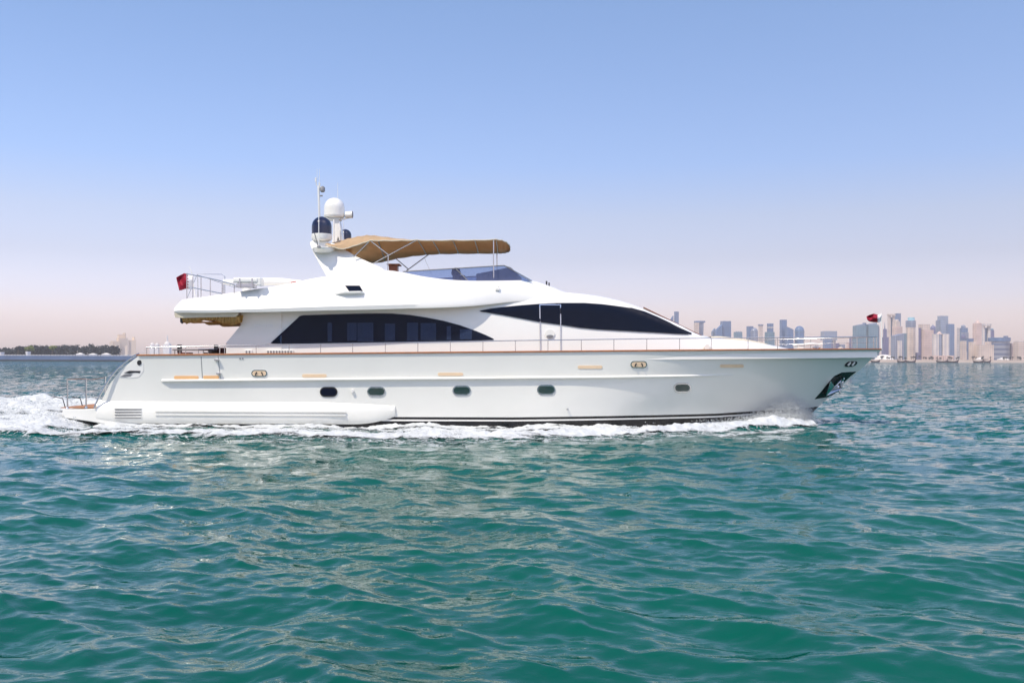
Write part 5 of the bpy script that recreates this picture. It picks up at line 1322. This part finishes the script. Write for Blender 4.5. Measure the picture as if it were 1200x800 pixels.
dhow(1109, 1123.5, 'brown dhow with raised bow below the deep blue slab', True)
dhow(1140, 1153, 'flat open wooden boat below the long beige terrace block', False)
dhow(1152, 1161.5, 'dark dhow just left of the glass drum', True)

# left shore: wood, single trees, museum, pavilions
mb = MB()
for k in range(230):
    px = -300 + 436 * rg.rand(); Y = 1010 + 130 * rg.rand(); x = gx_(px, Y)
    base = float(np.interp(px, [-300, 0, 15, 30, 46, 70, 105, 136], [407, 407.5, 406.5, 404.2, 404, 404.4, 403.2, 405]))
    zt = P(px, base + rg.uniform(-.6, 2.5), Y).z; R_ = rg.uniform(4, 7.5)
    leaf_clump(mb, (x, Y, zt - R_ * .8), R_, 70, .8, 1.1); leaf_clump(mb, (x + 2, Y - 6, 4.9 + R_ * .5), R_ * .9, 36, .9, 1.1)
tag(mb.build('distant_wood', M['leaf'], fixn=False), 'dark bluish wood along the far left promenade', 'wood', kind='stuff')
M['leaf2'] = mat('light_leaf', (0.20, 0.24, 0.04), 0.8, var=.3, vscale=.3)
for (px, yt, R_, lb, mk) in ((21, 404.5, 4.0, 'round dark green tree standing alone near the left frame edge', 'leaf'), (36.5, 404.2, 4.6, 'broad yellow green tree by the small white kiosk', 'leaf2'), (61, 403.8, 4.4, 'bright green tree right of the yellow green one', 'leaf2')):
    Y = 985; x = gx_(px, Y); zt = P(px, yt, Y).z
    t = thing('tree', (x, Y, 4.9), lb, 'tree', 'single trees before the wood')
    mb = MB(); mb.tube([(x, Y, 4.6), (x + .3, Y, zt - R_ * 1.0), (x + .1, Y, zt - R_ * .5)], [.5, .35, .15], 8); mb.tube([(x + .2, Y, zt - R_ * 1.6), (x + 1.8, Y, zt - R_ * .7)], [.22, .1], 6); mb.build('trunk', M['bark'], t, smooth=50)
    mb = MB()
    for q in range(7): leaf_clump(mb, (x + rg.normal() * R_ * .45, Y + rg.normal() * R_ * .4, zt - R_ * (.5 + .35 * rg.rand())), R_ * .5, 60, .8, .7)
    mb.build('crown', M[mk], t, fixn=False)
# museum of stacked stone blocks
Ym_ = 1180; FM['stone'] = mat('pale_limestone', (0.78, 0.62, 0.47), .8, var=.06, vscale=.03); FM['stoneblue'] = FM['stone']
t = thing('stone_museum', (gx_(147, Ym_), Ym_, 4.9), 'stacked cubic limestone museum rising behind the end of the wood', 'museum')
for (nm, x0, x1, yt, yb_, dy, rt) in (('lower_block', 129, 141, 399.5, None, 0, .5), ('main_block', 136, 150, 396, None, 10, .6), ('upper_block', 137.5, 147, 391.8, 396.2, 12, .6), ('chimney_tower', 143.8, 147.0, 390, 398, 20, .1), ('east_block', 150, 160, 398.4, None, 16, .35), ('east_tower', 155, 158, 394.8, 399, 20, .1), ('porch_block', 146.5, 149.8, 405, None, -20, .2), ('west_step', 128, 133, 400.8, None, -8, .3)):
    mb = MB(); shaft(mb, x0, x1, yt, yb_, Ym_ + dy, 'box', rot=rt); mb.build(nm, FM['stone'], t)
# white domed buildings seen past the aft deck
def domed(px, wd, yt, label, spire=None):
    Y = 1700; x = gx_(px, Y); R_ = wd / 2 / F * Y; zt = P(px, yt, Y).z
    t = thing('domed_building', (x, Y, 4.9), label, 'building', 'white domed buildings past the stern')
    mb = MB(); mb.box((x, Y, (4.9 + zt - R_) / 2 + 0), (R_ * 2.1, R_ * 2, zt - R_ - 4.0)); mb.build('drum', FM['tent'], t)
    mb = MB(); mb.lathe((x, Y, zt - R_), [(R_ * math.cos(a_), R_ * math.sin(a_)) for a_ in np.linspace(0, 1.5, 7)], 18); mb.build('dome', FM['tent'], t, smooth=60)
    if spire: mb = MB(); mb.tube([(x, Y, zt - R_), (x, Y, P(px, spire, Y).z)], [1.6, .7], 10); mb.build('minaret', FM['tent'], t, smooth=60)
domed(178.5, 4.5, 401.6, 'small white dome left of the second small dome past the stern'); domed(184, 4, 401.8, 'small white dome between its neighbour and the spired building')
domed(196, 7, 400, 'white domed building with a slender spire above the aft rail', 392.4)
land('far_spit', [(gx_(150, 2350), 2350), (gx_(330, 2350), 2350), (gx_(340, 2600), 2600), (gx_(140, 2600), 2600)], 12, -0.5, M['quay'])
# kiosk and marquees on the quay
def kiosk(px, w_, yt, label, peaked=True):
    Y = 940; x = gx_(px, Y); a_ = w_ / F * Y / 2; zt = P(px, yt, Y).z; zb = 4.9; ze = zb + (zt - zb) * .55
    mb = MB(); mb.box((x, Y, (zb + ze) / 2), (a_ * 2, 6, ze - zb))
    ap = (x, Y, zt) if peaked else None
    if peaked: mb.add([(x - a_ - .4, Y - 3.4, ze), (x + a_ + .4, Y - 3.4, ze), (x + a_ + .4, Y + 3.4, ze), (x - a_ - .4, Y + 3.4, ze), (x - a_ * .3, Y, zt), (x + a_ * .3, Y, zt)], [(0, 1, 5, 4), (1, 2, 5), (2, 3, 4, 5), (3, 0, 4)])
    else: mb.box((x, Y, (ze + zt) / 2), (a_ * 2.2, 6.4, zt - ze))
    tag(mb.build('marquee', FM['tent'], origin=(x, Y, zb)), label, 'marquee', 'white shelters on the quay')
for a_ in ((94, 7, 413.3, 'white peaked marquee left of three on the quay', True), (109, 7, 413.8, 'middle white marquee of three on the quay', True), (124.5, 8, 413.5, 'white marquee below the museum, right of three on the quay', True), (33, 2.2, 411.8, 'small square white kiosk below the yellow green tree', False), (1, 4, 412.4, 'white shelter at the left frame edge on the quay', False)):
    kiosk(*a_)
# low parked cars and people read as specks: parapet with bright gaps
mb = MB()
for k in range(150):
    px = -100 + 258 * k / 150.; x = gx_(px, 905)
    mb.box((x, 905, 5.3), (0.7, .5, .9))
tag(mb.build('quay_parapet', FM['tent']), 'low pale post parapet running along the quay', 'parapet')

# ------------------------------------------------------------------ haze
mb = MB(); mb.box((0, 300, 84), (8600, 8600, 172)); hz = mb.build('haze', mat('haze_air', (1, 1, 1)))
hm = hz.data.materials[0]; hn = hm.node_tree; hn.nodes.clear(); ho = hn.nodes.new('ShaderNodeOutputMaterial'); pv = hn.nodes.new('ShaderNodeVolumePrincipled')
pv.inputs['Color'].default_value = (1.0, 0.95, 0.96, 1); pv.inputs['Density'].default_value = HAZE_DENSITY; pv.inputs['Anisotropy'].default_value = -0.1
hn.links.new(pv.outputs[0], ho.inputs['Volume']); tag(hz, kind='stuff')
for o in list(bpy.data.objects):
    if '_o' in o: del o['_o']
